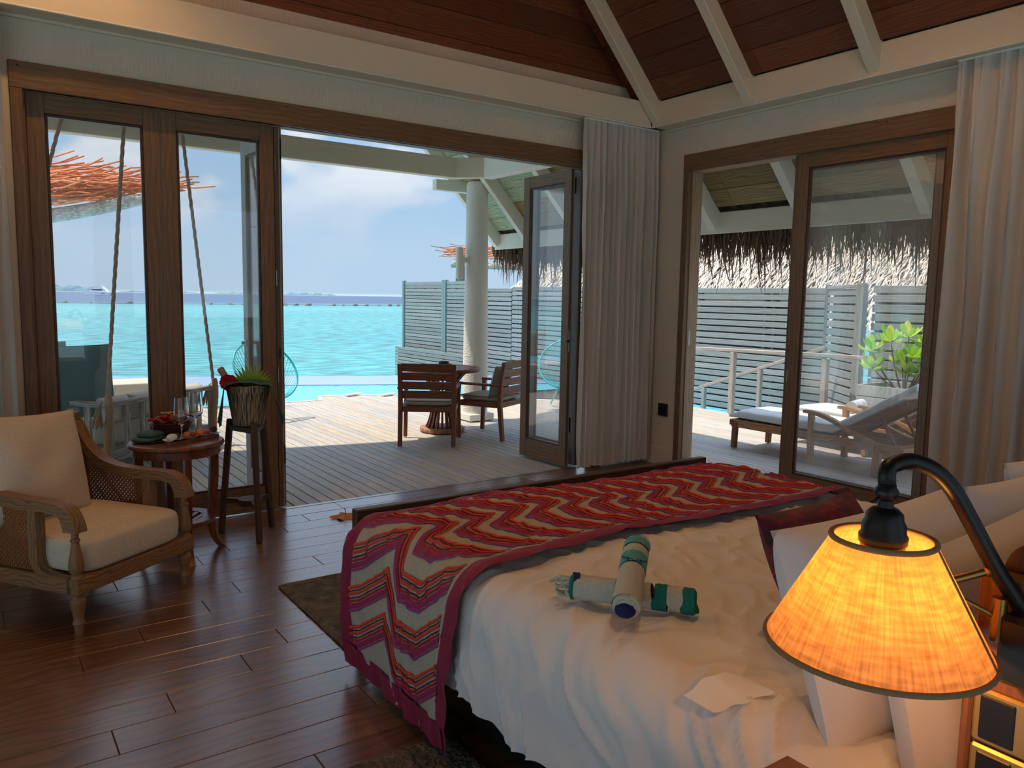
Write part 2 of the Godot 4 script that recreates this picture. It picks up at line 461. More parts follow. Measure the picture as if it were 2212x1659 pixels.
func shell() -> void:
	# floor of oak planks laid along x; where the photograph shows a joint, it stands here
	var fl := thing("floor", "polished brown oak plank floor of the bedroom", "floor", Vector3.ZERO, 0, "", "structure")
	part("subfloor", mb().box(Vector3(1.875, -0.1, -1.75), Vector3(6.95, 0.16, 7.5), 0), M.oak_dark, fl)
	var joint := {0: 1.893, 1: 1.678, 4: 0.591, 5: 1.637, 6: 1.117, 7: 0.92, 8: 0.593, 10: 1.12, 11: 0.908, 12: 0.576, 13: 0.36, 14: 1.222}
	var row := func(z0: float, z1: float, first: float) -> void:
		var x := first
		while x > -1.6: x -= 1.55
		var len0 := first - x
		while x < 5.35:
			var nx := x + (1.55 if absf(x + 1.55 - first) < 0.01 or x < first - 0.01 else rng.randf_range(1.2, 1.8))
			var a := maxf(x, -1.6)
			var b := minf(nx, 5.35)
			if b - a > 0.05:
				part("plank", mb().box(Vector3((a + b) / 2, -0.01, (z0 + z1) / 2), Vector3(b - a - 0.002, 0.02, z1 - z0 - 0.0015), 0.0022), M.floor[rng.randi() % 4], fl)
			x = nx
	row.call(-5.452, -5.262, 2.216)
	for k in 41:
		var z := -5.259 + 0.1778 * k
		row.call(z, z + 0.1778, joint[k] if joint.has(k) else rng.randf_range(0.2, 1.9))
	solo("trim_5", mb().box(Vector3(2.5, -0.004, -5.475), Vector3(4.6, 0.012, 0.045), 0.002), M.steel, "narrow pale metal sill strip between the oak floor and the deck", "sill", "", "structure")
	# wall towards the sea
	var wa := thing("wall_sea", "plastered wall above the folding doors to the sea", "wall", Vector3.ZERO, 0, "", "structure")
	part("plaster", mb().box(Vector3(1.875, 3.07, -5.46), Vector3(6.95, 0.76, 0.12), 0), M.plaster, wa)
	part("plaster", mb().box(Vector3(-0.66, 1.35, -5.46), Vector3(1.88, 2.7, 0.12), 0), M.plaster, wa)
	part("plaster", mb().box(Vector3(5.10, 1.35, -5.46), Vector3(0.62, 2.7, 0.12), 0), M.plaster, wa)
	part("expansion_joint", mb().box(Vector3(2.905, 2.98, -5.399), Vector3(0.008, 0.24, 0.006), 0), M.cream, wa)
	var hd := thing("trim_1", "dark oak header beam over the folding doors", "header", Vector3.ZERO, 0, "", "structure")
	part("board", mb().box(Vector3(2.54, 2.765, -5.405), Vector3(4.53, 0.15, 0.05), 0.004), M.oak, hd)
	part("track_board", mb().box(Vector3(2.54, 2.715, -5.475), Vector3(4.39, 0.05, 0.09), 0.003), M.pale, hd)
	for x in [0.32, 1.87, 4.0]: part("peg", mb().box(Vector3(x, 2.815, -5.3795), Vector3(0.009, 0.009, 0.004), 0.001), M.black, hd)
	var jl := thing("trim_2", "oak jamb left of the folding doors, beside the half-drawn curtain", "jamb", Vector3.ZERO, 0, "", "structure")
	part("casing", mb(Vector3.UP).box(Vector3(0.308, 1.345, -5.41), Vector3(0.062, 2.69, 0.06), 0.004), M.oak, jl)
	part("stop", mb(Vector3.UP).box(Vector3(0.345, 1.345, -5.48), Vector3(0.016, 2.69, 0.08), 0.003), M.oak, jl)
	var jr := thing("trim_3", "oak jamb right of the folding doors, behind the corner curtain", "jamb", Vector3.ZERO, 0, "", "structure")
	part("casing", mb(Vector3.UP).box(Vector3(4.772, 1.345, -5.41), Vector3(0.062, 2.69, 0.06), 0.004), M.oak, jr)
	part("stop", mb(Vector3.UP).box(Vector3(4.735, 1.345, -5.48), Vector3(0.016, 2.69, 0.08), 0.003), M.oak, jr)
	# gable of boards above that wall
	var ga := thing("wall_gable", "dark red timber gable boards above the cream beam", "wall", Vector3.ZERO, 0, "", "structure")
	for k in 18:
		var y := 3.43 + 0.2 * k
		var hw := (6.86 - y) / 1.06
		if hw > 0.1: part("board", mb().box(Vector3(1.86, y, -5.46), Vector3(hw * 2 + 0.12, 0.197, 0.1), 0.004), M.ceiling[rng.randi() % 3], ga)
	# wall with the sliding door
	var wb := thing("wall_side", "plastered wall above the sliding door", "wall", Vector3.ZERO, 0, "", "structure")
	part("plaster", mb().box(Vector3(5.42, 2.98, -1.75), Vector3(0.14, 0.56, 7.54), 0), M.plaster_side, wb)
	part("plaster", mb().box(Vector3(5.42, 1.35, -5.22), Vector3(0.14, 2.7, 0.6), 0), M.plaster_side, wb)
	part("plaster", mb().box(Vector3(5.42, 1.35, -0.27), Vector3(0.14, 2.7, 4.58), 0), M.plaster_side, wb)
	var hb := thing("trim_4", "oak header beam over the sliding door, beside the tall curtain", "header", Vector3.ZERO, 0, "", "structure")
	part("board", mb(Vector3.BACK).box(Vector3(5.357, 2.765, -3.72), Vector3(0.054, 0.15, 2.52), 0.004), M.oak, hb)
	part("track_board", mb(Vector3.BACK).box(Vector3(5.43, 2.705, -3.73), Vector3(0.15, 0.03, 2.36), 0.003), M.pale, hb)
	for z in [-4.93, -4.02, -3.1]: part("peg", mb().box(Vector3(5.3295, 2.81, z), Vector3(0.004, 0.009, 0.009), 0.001), M.black, hb)
	var jb := thing("trim_6", "pale oak jamb left of the open sliding door", "jamb", Vector3.ZERO, 0, "", "structure")
	part("casing", mb(Vector3.UP).box(Vector3(5.352, 1.345, -4.943), Vector3(0.046, 2.69, 0.066), 0.004), M.oak, jb)
	part("reveal", mb(Vector3.UP).box(Vector3(5.44, 1.345, -4.915), Vector3(0.128, 2.69, 0.03), 0.003), M.pale, jb)
	part("latch_plate", mb().box(Vector3(5.405, 1.216, -4.8985), Vector3(0.022, 0.14, 0.004), 0.008), M.steel, jb)
	solo("trim_7", mb(Vector3.BACK).box(Vector3(5.42, 0.006, -3.73), Vector3(0.13, 0.016, 2.36), 0.003), M.pale, "pale timber sill under the sliding door", "sill", "", "structure")
	var bb := solo("baseboard_side", mb(Vector3.BACK).box(Vector3(5.342, 0.085, -5.19), Vector3(0.016, 0.17, 0.42), 0.004), M.plaster_side, "low painted baseboard in the corner behind the curtain", "baseboard", "", "structure")
	# unseen walls behind the camera; their large windows are added to brighten the room
	var wl := thing("wall_left", "plastered wall at the left, outside the view, with a large window added for fill light", "wall", Vector3.ZERO, 0, "", "structure")
	part("plaster", mb().box(Vector3(-1.67, 1.65, -4.75), Vector3(0.14, 3.3, 1.54), 0), M.plaster, wl)
	part("plaster", mb().box(Vector3(-1.67, 1.65, 1.6), Vector3(0.14, 3.3, 0.84), 0), M.plaster, wl)
	part("plaster", mb().box(Vector3(-1.67, 3.0, -1.4), Vector3(0.14, 0.6, 5.2), 0), M.plaster, wl)
	part("added_window_pane", mb().box(Vector3(-1.67, 1.35, -1.4), Vector3(0.008, 2.7, 5.2), 0), M.glass, wl)
	var wk := thing("wall_back", "plastered wall behind the bed with two tall windows added for fill light", "wall", Vector3.ZERO, 0, "", "structure")
	for b in [[-1.45, 0.45], [1.86, 0.5], [5.15, 0.55]]: part("plaster", mb().box(Vector3(b[0], 1.65, 2.02), Vector3(b[1], 3.3, 0.14), 0), M.plaster, wk)
	for b in [[0.19, 2.84], [3.49, 2.77]]:
		part("plaster", mb().box(Vector3(b[0], 0.05, 2.02), Vector3(b[1], 0.1, 0.14), 0), M.plaster, wk)
		part("plaster", mb().box(Vector3(b[0], 3.08, 2.02), Vector3(b[1], 0.44, 0.14), 0), M.plaster, wk)
		part("added_window_pane", mb().box(Vector3(b[0], 1.48, 2.02), Vector3(b[1], 2.76, 0.008), 0), M.glass, wk)
	for k in 18:
		var y := 3.4 + 0.2 * k
		var hw := (6.86 - y) / 1.06
		if hw > 0.1: part("board", mb().box(Vector3(1.86, y, 2.02), Vector3(hw * 2 + 0.12, 0.197, 0.1), 0.0), M.ceiling[rng.randi() % 3], wk)
	# cream ring beam with its lip
	var ca := thing("trim_8", "cream ring beam above the folding doors", "beam", Vector3.ZERO, 0, "", "structure")
	part("fascia", mb().box(Vector3(1.77, 3.195, -5.30), Vector3(6.73, 0.21, 0.2), 0.006), M.cream, ca)
	part("lip", mb().box(Vector3(1.77, 3.088, -5.206), Vector3(6.72, 0.012, 0.02), 0.003), M.white_paint, ca)
	part("cornice", mb().box(Vector3(1.86, 3.083, -5.385), Vector3(6.9, 0.02, 0.03), 0.006), M.cream, ca)
	var cb := thing("trim_9", "cream ring beam above the sliding door", "beam", Vector3.ZERO, 0, "", "structure")
	part("fascia", mb().box(Vector3(5.2425, 3.195, -1.60), Vector3(0.215, 0.21, 7.2), 0.006), M.cream, cb)
	part("lip", mb().box(Vector3(5.141, 3.088, -1.6), Vector3(0.02, 0.012, 7.2), 0.003), M.white_paint, cb)
	part("cornice", mb().box(Vector3(5.335, 3.083, -1.70), Vector3(0.03, 0.02, 7.36), 0.006), M.cream, cb)
	# sloping ceiling
	var ce := thing("ceiling", "sloping dark red timber ceiling of wide boards", "ceiling", Vector3.ZERO, 0, "", "structure")
	var a := atan(1.06)
	for sg in [1.0, -1.0]:
		for k in 24:
			var s := 0.1 + 0.2 * k
			if s > 4.75: break
			var p := Vector3(5.135 - s * cos(a), 3.3 + s * sin(a) + 0.012, 0)
			if sg < 0: p.x = 3.72 - p.x
			var B := Basis(Vector3(0, 0, 1), -a * sg)
			var cuts := [-5.41, rng.randf_range(-4.2, -2.4), rng.randf_range(-1.5, 0.3), 2.1]
			for c in 3:
				part("board", mb(Vector3.BACK).box(p + Vector3(0, 0, (cuts[c] + cuts[c + 1]) / 2), Vector3(0.197, 0.024, cuts[c + 1] - cuts[c] - 0.002), 0.004, B), M.ceiling[rng.randi() % 3], ce)
	var zr := [-5.15, -4.155, -3.108, -2.06, -1.01, 0.04, 1.09]
	for z in zr:
		var r := thing("rafter", ["cream rafter hugging the gable boards in the corner", "cream rafter second from the corner", "cream rafter third from the corner"][mini(zr.find(z), 2)], "rafter", Vector3.ZERO, 0, "rafters under the ceiling", "structure")
		if zr.find(z) > 2: r.set_meta("label", "cream rafter beyond the top of the view")
		part("beam", mb().bar(Vector3(5.2, 3.3 - 0.065 * 1.06 - 0.08, z), Vector3(1.86, 6.78 - 0.08, z), 0.085, 0.15, 0.006, Vector3.UP), M.cream, r)
		part("beam", mb().bar(Vector3(-1.48, 3.3 - 0.065 * 1.06 - 0.08, z), Vector3(1.86, 6.78 - 0.08, z), 0.085, 0.15, 0.006, Vector3.UP), M.cream, r)
	# socket in the corner
	var so := thing("wall_socket", "small black wall socket low in the corner beside the curtain", "socket", Vector3(5.343, 0.53, -5.13))
	part("plate", mb().box(Vector3(0, 0, 0), Vector3(0.014, 0.12, 0.12), 0.005), M.black, so)
	part("insert", mb().box(Vector3(-0.008, 0, 0), Vector3(0.004, 0.07, 0.07), 0.003), M.black_metal, so)

func leaf(called: String, label: String, w: float, at: Vector3, turn: float, bits := "", group := "") -> Node3D:  # one glazed door leaf, x from 0 to w, outside towards -z
	var d := thing(called, label, "door", at, turn, group, "structure")
	var th := 0.045
	var sw := 0.094
	var h0 := 0.012
	var h1 := 2.69
	for s in [0.0, w - sw]:
		var st := part("stile", mb(Vector3.UP).box(Vector3(s + sw / 2, (h0 + h1) / 2, 0.006), Vector3(sw, h1 - h0, th - 0.012), 0.003), M.oak, d)
		part("outer_face", mb(Vector3.UP).box(Vector3(s + sw / 2, (h0 + h1) / 2, -0.0165), Vector3(sw - 0.002, h1 - h0 - 0.002, 0.012), 0.003), M.grey_paint, st)
	for r in [["top_rail", 2.584, h1], ["bottom_rail", h0, 0.188]]:
		var rl := part(r[0], mb().box(Vector3(w / 2, (r[1] + r[2]) / 2, 0.006), Vector3(w - sw * 2, r[2] - r[1], th - 0.016), 0.002), M.oak, d)
		part("outer_face", mb().box(Vector3(w / 2, (r[1] + r[2]) / 2, -0.0165), Vector3(w - sw * 2, r[2] - r[1], 0.010), 0.002), M.grey_paint, rl)
	var bead := mb()
	for s in [-1.0, 1.0]:
		bead.box(Vector3(w / 2, 0.196 if s < 0 else 2.576, 0), Vector3(w - sw * 2, 0.016, 0.026), 0.003)
		bead.box(Vector3(w / 2 + s * (w / 2 - sw - 0.008), 1.386, 0), Vector3(0.016, 2.38, 0.026), 0.003)
	part("bead", bead, M.oak_dark, d)
	part("glass_pane", mb().box(Vector3(w / 2, 1.386, 0), Vector3(w - sw * 2, 2.40, 0.006), 0), M.glass, d)
	if bits.contains("seal"): part("seal", mb().box(Vector3(w + 0.005, 1.35, -0.006), Vector3(0.010, 2.66, 0.03), 0.001), M.black, d)
	if bits.contains("hinge"):
		for y in [0.35, 0.98, 1.66, 2.45]:
			var hp := part("hinge", mb().box(Vector3(w + 0.011, y, 0.004), Vector3(0.006, 0.11, 0.03), 0.002), M.steel, d)
	if bits.contains("flip"):
		for y in [0.4, 2.55]: part("hinge", mb().box(Vector3(w + 0.002, y, -0.024), Vector3(0.02, 0.14, 0.008), 0.002), M.black_metal, d)
	return d

func pull(d: Node3D, at: Vector3, B := Basis.IDENTITY) -> void:  # oval flush pull and a lock above
	var p := MB.new()
	var ring := []
	for k in 25:
		var t := TAU * k / 24
		ring.append(at + B * Vector3(cos(t) * 0.017, sin(t) * 0.03 + (0.035 if sin(t) > 0 else -0.035), 0))
	p.tube(ring, 0.0055, 6, false)
	var f := part("flush_pull", p, M.chrome, d)
	part("recess", mb().box(at, Vector3(0.022, 0.1, 0.004), 0.002, B), M.black, f)

func doors() -> void:
	var w := 0.72
	leaf("door_1", "closed glazed oak door leaf nearest the left curtain", w, Vector3(0.356, 0, -5.4825), 0)
	var d2 := leaf("door_2", "closed glazed oak door leaf behind the bucket stand, black seal on its edge", w, Vector3(1.082, 0, -5.4825), 0, "seal hinge")
	# leaves three and four folded out side by side, left of the opening
	var d3 := leaf("door_3", "folded-out glazed leaf seen through the closed one, hinged to it", 0.70, Vector3(1.852, 0, -5.51), deg_to_rad(93), "")
	var knob := part("lock_knob", MB.new().lathe([Vector2(0, 0), Vector2(0.024, 0), Vector2(0.024, 0.012), Vector2(0.014, 0.016), Vector2(0.013, 0.036), Vector2(0, 0.038)], 16, xf(Vector3(0.652, 1.17, -0.022), Vector3(-PI / 2, 0, 0))), M.chrome, d3)
	part("lock_knob", MB.new().lathe([Vector2(0, 0), Vector2(0.024, 0), Vector2(0.024, 0.012), Vector2(0, 0.014)], 16, xf(Vector3(0.652, 1.17, 0.022), Vector3(PI / 2, 0, 0))), M.black_metal, d3)
	var d4 := leaf("door_4", "folded-out glazed leaf standing edge-on left of the open gap", 0.70, Vector3(1.885, 0, -6.19), deg_to_rad(-94), "flip")
	pull(d4, Vector3(0.655, 0.98, 0.023))
	part("bolt_slot", mb().box(Vector3(0.7005, 1.13, 0), Vector3(0.003, 0.07, 0.014), 0.001), M.black, d4)
	# leaves five and six folded out at the right end
	var d5 := leaf("door_5", "pale grey glazed leaf folded out in front of the corner curtain", 0.70, Vector3(4.475, 0, -6.19), deg_to_rad(-89), "flip")
	var plate := part("lock_plate", mb().box(Vector3(0.654, 1.17, -0.0245), Vector3(0.034, 0.12, 0.008), 0.004), M.chrome, d5)
	part("key_slot", mb().box(Vector3(0.654, 1.165, -0.029), Vector3(0.008, 0.04, 0.002), 0.001), M.black, plate)
	pull(d5, Vector3(0.654, 0.975, -0.0235))
	part("edge_lock", mb().box(Vector3(0.7005, 1.17, 0), Vector3(0.003, 0.2, 0.022), 0.002), M.steel, d5)
	part("latch_bolt", mb().box(Vector3(0.71, 1.17, 0.028), Vector3(0.022, 0.02, 0.03), 0.003), M.black, d5)
	leaf("door_6", "folded-out glazed leaf behind the grey one, hinged at the corner jamb", 0.70, Vector3(4.60, 0, -5.50), deg_to_rad(93), "")
	# sliding leaves: two panels pushed together
	var s7 := leaf("door_7", "nearer sliding glass leaf in oak, beside the tall curtain", 1.22, Vector3(5.388, 0.0, -3.82), deg_to_rad(-90), "")
	var s8 := leaf("door_8", "sliding glass leaf just behind the other, with black knob and oval pull", 1.20, Vector3(5.447, 0.0, -3.89), deg_to_rad(-90), "")
	var kn := part("lock_knob", MB.new().ball(Vector3(0.045, 1.17, 0.036), Vector3(0.016, 0.018, 0.014)), M.black_metal, s8)
	pull(s8, Vector3(0.05, 0.965, 0.0235))

func roof() -> void:
	# soffit boards under the outer roof, rafters, fascia and thatch
	var so := thing("soffit", "weathered olive boards under the outer roof slope", "soffit", Vector3.ZERO, 0, "", "structure")
	var a := atan(1.06)
	for sg in [1.0, -1.0]:
		for k in range(-6, 24):
			var s := 0.1 + 0.2 * k
			var p := Vector3(5.135 - s * cos(a), 3.3 + s * sin(a) + 0.02, 0)
			if p.y > 6.75: continue
			if sg < 0: p.x = 3.72 - p.x
			var B := Basis(Vector3(0, 0, 1), -a * sg)
			var lo := -9.02
			var hi := -5.52 if k > -2 else 2.1
			var cuts := [lo, -8.2, -7.1, hi] if hi < 0 else [lo, -8.2, -7.1, -4.9, -2.6, 0.0, hi]
			for c in cuts.size() - 1:
				var green: bool = c < 2 and k < 8 and rng.randf() < 0.7
				part("board", mb(Vector3.BACK).box(p + Vector3(0, 0, (cuts[c] + cuts[c + 1]) / 2), Vector3(0.196, 0.024, cuts[c + 1] - cuts[c] - 0.002), 0.004, B), M.soffit_green if green else M.soffit[rng.randi() % 3], so)
	var names := ["white end rafter at the seaward edge of the roof", "white outer rafter just above the round column", "white outer rafter between column and wall", "white outer rafter close to the wall corner", "white outer rafter left in the sliding door opening", "white outer rafter behind the middle of the sliding door", "white outer rafter right behind the sliding glass", "white outer rafter beyond the tall curtain", "white outer rafter beyond the tall curtain", "white outer rafter beyond the tall curtain"]
	var zs := [-8.9, -8.16, -7.14, -6.12, -5.15, -4.155, -3.108, -2.06, -1.01, 0.04]
	for k in zs.size():
		var z: float = zs[k]
		var r := thing("outer_rafter", names[k], "rafter", Vector3.ZERO, 0, "outer rafters", "structure")
		var top := Vector3(1.86, 6.78 - 0.1, z) if z < -5.6 else Vector3(5.49, 3.3 - 0.355 * 1.06 - 0.1, z)
		part("beam", mb().bar(Vector3(6.0, 3.3 - 0.865 * 1.06 - 0.1, z), top, 0.085, 0.16, 0.004), M.white_paint, r)
		if z < -5.6: part("beam", mb().bar(Vector3(-2.28, 3.3 - 0.865 * 1.06 - 0.1, z), top, 0.085, 0.16, 0.004), M.white_paint, r)
	var fa := solo("fascia", mb(Vector3.BACK).box(Vector3(6.01, 2.30, -3.45), Vector3(0.03, 0.2, 11.1), 0.004), M.white_paint, "white fascia board along the low eave", "fascia", "", "structure")
	solo("fascia", mb(Vector3.BACK).box(Vector3(-2.29, 2.30, -3.45), Vector3(0.03, 0.2, 11.1), 0.004), M.white_paint, "white fascia board along the far left eave, outside the view", "fascia", "", "structure")
	# the thatch itself: a thick layer over the boards with a ragged fringe
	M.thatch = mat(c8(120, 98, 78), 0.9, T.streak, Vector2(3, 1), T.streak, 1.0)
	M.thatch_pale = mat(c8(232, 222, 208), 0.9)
	M.thatch_dark = mat(c8(128, 102, 82), 0.9); M.thatch_dark.backlight_enabled = true; M.thatch_dark.backlight = Color(0.3, 0.22, 0.15)
	var th := thing("thatch_roof", "brown thatch roof over the villa with a ragged fringe at the eave", "thatch", Vector3.ZERO)
	var lay := mb(Vector3.BACK)
	for sg in [1.0, -1.0]:
		var x0: float = 1.86 + sg * 4.36
		var B2: Basis = Basis(Vector3(0, 0, 1), -a * sg)
		var mid := Vector3((x0 + 1.86) / 2, 0, -3.5)
		mid.y = 6.86 - absf(mid.x - 1.86) * 1.06 + 0.17
		lay.box(mid, Vector3(6.38, 0.24, 11.4), 0.03, B2)
	part("thatch_layer", lay, M.thatch, th)
	var mm := MultiMesh.new()
	mm.transform_format = MultiMesh.TRANSFORM_3D
	mm.mesh = strand_mesh(M.thatch_dark)
	var N := 4200
	mm.instance_count = N
	for i in N:
		var z := rng.randf_range(-9.2, 0.6)
		var l := rng.randf_range(0.12, 0.42) * (1.0 if rng.randf() < 0.85 else 1.6)
		var p := Vector3(6.08 + rng.randf() * 0.2, 2.36 - rng.randf() * 0.10, z)
		var d := Vector3(rng.randf_range(-0.12, 0.22), -1, rng.randf_range(-0.22, 0.22)).normalized()
		mm.set_instance_transform(i, strand_at(p, d, l, rng.randf_range(0.7, 1.8)))
	var fr := MultiMeshInstance3D.new()
	fr.name = "fringe"; fr.multimesh = mm
	th.add_child(fr); fr.set_meta("kind", "stuff")
	mm = MultiMesh.new()
	mm.transform_format = MultiMesh.TRANSFORM_3D
	mm.mesh = strand_mesh(M.thatch_dark)
	mm.instance_count = 500
	for i in 500:  # fringe along the end rafter
		var t := rng.randf()
		var p := Vector3(lerpf(6.25, 3.2, t), lerpf(2.35, 5.5, t) + 0.02, -9.12 + rng.randf_range(-0.1, 0.06))
		if t > 0.03: p.y += 0.05
		mm.set_instance_transform(i, strand_at(p, Vector3(0.5, -0.6, rng.randf_range(-0.25, 0.0)).normalized(), rng.randf_range(0.12, 0.3) if t > 0.04 else rng.randf_range(0.4, 0.9), rng.randf_range(0.8, 1.6)))
	fr = MultiMeshInstance3D.new()
	fr.name = "verge_fringe"; fr.multimesh = mm
	th.add_child(fr); fr.set_meta("kind", "stuff")
	# posts and beams over the deck
	M.stucco = mat(c8(226, 220, 208), 0.85, null, Vector2(3, 3), T.rough, 0.5)
	var co := thing("round_column", "thick white plastered round column standing on the deck", "column", Vector3(5.31, 0, -8.372))
	part("shaft", MB.new().lathe([Vector2(0.16, 0.09), Vector2(0.158, 0.6), Vector2(0.145, 1.8), Vector2(0.132, 2.93), Vector2(0.118, 2.965), Vector2(0, 2.965)], 36), M.stucco, co)
	part("foot", mb().box(Vector3(0, 0.045, 0), Vector3(0.36, 0.09, 0.36), 0.01), M.white_paint, co)
	var sc := thing("column_lamp", "off-white cylinder wall lamp on the round column", "lamp", Vector3(5.06, 1.97, -8.372))
	part("tube", MB.new().lathe([Vector2(0, -0.19), Vector2(0.043, -0.19), Vector2(0.045, -0.18), Vector2(0.045, 0.18), Vector2(0.043, 0.19), Vector2(0.034, 0.19), Vector2(0.034, 0.1), Vector2(0, 0.1)], 20), M.white_paint, sc)
	part("bracket", mb().box(Vector3(0.075, 0.04, 0), Vector3(0.08, 0.06, 0.05), 0.004), M.white_paint, sc)
	part("back_plate", mb().box(Vector3(0.112, 0.04, 0), Vector3(0.014, 0.12, 0.09), 0.003), M.white_paint, sc)
	var pb := thing("pergola_beam", "long cream beam crossing the deck to the round column", "beam", Vector3.ZERO)
	part("beam", mb().box(Vector3(0.94, 3.057, -8.16), Vector3(7.9, 0.227, 0.12), 0.006), M.cream, pb)
	part("splice", mb().bar(Vector3(4.85, 3.057, -8.15), Vector3(5.125, 3.057, -7.85), 0.12, 0.2265, 0.004), M.cream, pb)
	part("cap_strip", mb().box(Vector3(0.94, 3.145, -8.097), Vector3(7.88, 0.052, 0.012), 0.003), M.cream, pb)
	var pb2 := thing("side_beam", "white beam running from the round column back to the house", "beam", Vector3.ZERO)
	part("beam", mb(Vector3.BACK).box(Vector3(5.11, 3.045, -6.67), Vector3(0.12, 0.238, 2.32), 0.006), M.white_paint, pb2)
	var pb3 := thing("tie_block", "short pale timber block behind the column top", "beam", Vector3.ZERO)
	part("beam", mb().box(Vector3(5.2, 2.92, -8.6), Vector3(0.74, 0.13, 0.1), 0.005), M.white_paint, pb3)

func strand_mesh(m: Material) -> ArrayMesh:  # a flat dry leaf strip one unit long, hanging down
	var b := mb(Vector3.UP)
	var pts := [Vector3.ZERO, Vector3(0.0, -0.35, 0.012), Vector3(0, -0.7, 0.006), Vector3(0, -1, -0.01)]
	b.tube(pts, [0.006, 0.007, 0.005, 0.001], 3, false)
	var me := b.mesh()
	me.surface_set_material(0, m)
	return me

func strand_at(p: Vector3, d: Vector3, l: float, w: float) -> Transform3D:
	var y := -d
	var x := y.cross(Vector3(0.3, 0.1, 1)).normalized()
	x = x.rotated(y, rng.randf() * TAU)
	return Transform3D(Basis(x * w, y * l, x.cross(y) * w), p)

func edge_z(x: float) -> float:  # where the deck ends above the pool
	var pts := [Vector2(-9, -11.02), Vector2(4.25, -11.02), Vector2(4.45, -11.52), Vector2(4.93, -11.36), Vector2(5.46, -11.12), Vector2(6.26, -10.4), Vector2(7.1, -9.66), Vector2(7.5, -9.32), Vector2(8.8, -8.25), Vector2(12, -6.0)]
	for k in pts.size() - 1:
		if x < pts[k + 1].x: return lerpf(pts[k].y, pts[k + 1].y, (x - pts[k].x) / (pts[k + 1].x - pts[k].x))
	return -6.0

func deck() -> void:
	var de := thing("deck", "silvery timber deck of narrow boards outside the doors", "deck", Vector3.ZERO, 0, "", "structure")
	var p := 0.1025
	var x := -4.0
	while x < 8.75:
		var z1 := -5.50 if x < 5.56 else 3.0
		var z0 := edge_z(x + p / 2)
		var cuts := [z0, z1]
		if z1 - z0 > 4.5: cuts = [z0, lerpf(z0, z1, 0.35) + rng.randf_range(-0.6, 0.6), z1] if z1 < 0 else [z0, z0 + 2.4 + rng.randf() * 1.2, z0 + 6.2 + rng.randf() * 1.2, z1]
		for c in cuts.size() - 1:
			part("board", mb(Vector3.BACK).box(Vector3(x + p / 2, -0.025, (cuts[c] + cuts[c + 1]) / 2), Vector3(p - 0.009, 0.03, cuts[c + 1] - cuts[c] - 0.003), 0.003), M.deck[rng.randi() % 5], de)
		x += p
	var un := mb()
	un.box(Vector3(2.4, -0.12, -8.25), Vector3(12.8, 0.1, 5.5), 0)
	un.box(Vector3(7.2, -0.12, -2.7), Vector3(3.1, 0.1, 11.2), 0)
	part("black_underlay", un, M.black, de)  # solid black slabs below the boards, seen through the gaps
	var nz := mb()
	var prev := Vector3(4.45, -0.012, -11.52)
	for q in [Vector2(4.93, -11.36), Vector2(5.46, -11.12), Vector2(6.26, -10.4), Vector2(7.1, -9.66), Vector2(7.5, -9.32), Vector2(8.8, -8.25)]:
		var c := Vector3(q.x, -0.012, q.y)
		nz.bar(prev, c, 0.05, 0.024)
		prev = c
	nz.bar(Vector3(-4, -0.012, -11.04), Vector3(4.3, -0.012, -11.04), 0.05, 0.024)
	nz.bar(Vector3(4.3, -0.012, -11.04), Vector3(4.45, -0.012, -11.52), 0.05, 0.024)
	part("nosing", nz, M.white_paint, de)
	for q in [[Vector3(4.93, 0.012, -11.32), "pale low block on the deck edge above the pool, left one"], [Vector3(5.42, 0.012, -11.08), "pale low block on the deck edge above the pool, right one"]]:
		solo("edge_block", mb().box(q[0], Vector3(0.30, 0.03, 0.08), 0.006, Basis(Vector3.UP, 0.4)), M.white_paint, q[1], "deck light", "low blocks on the deck edge")

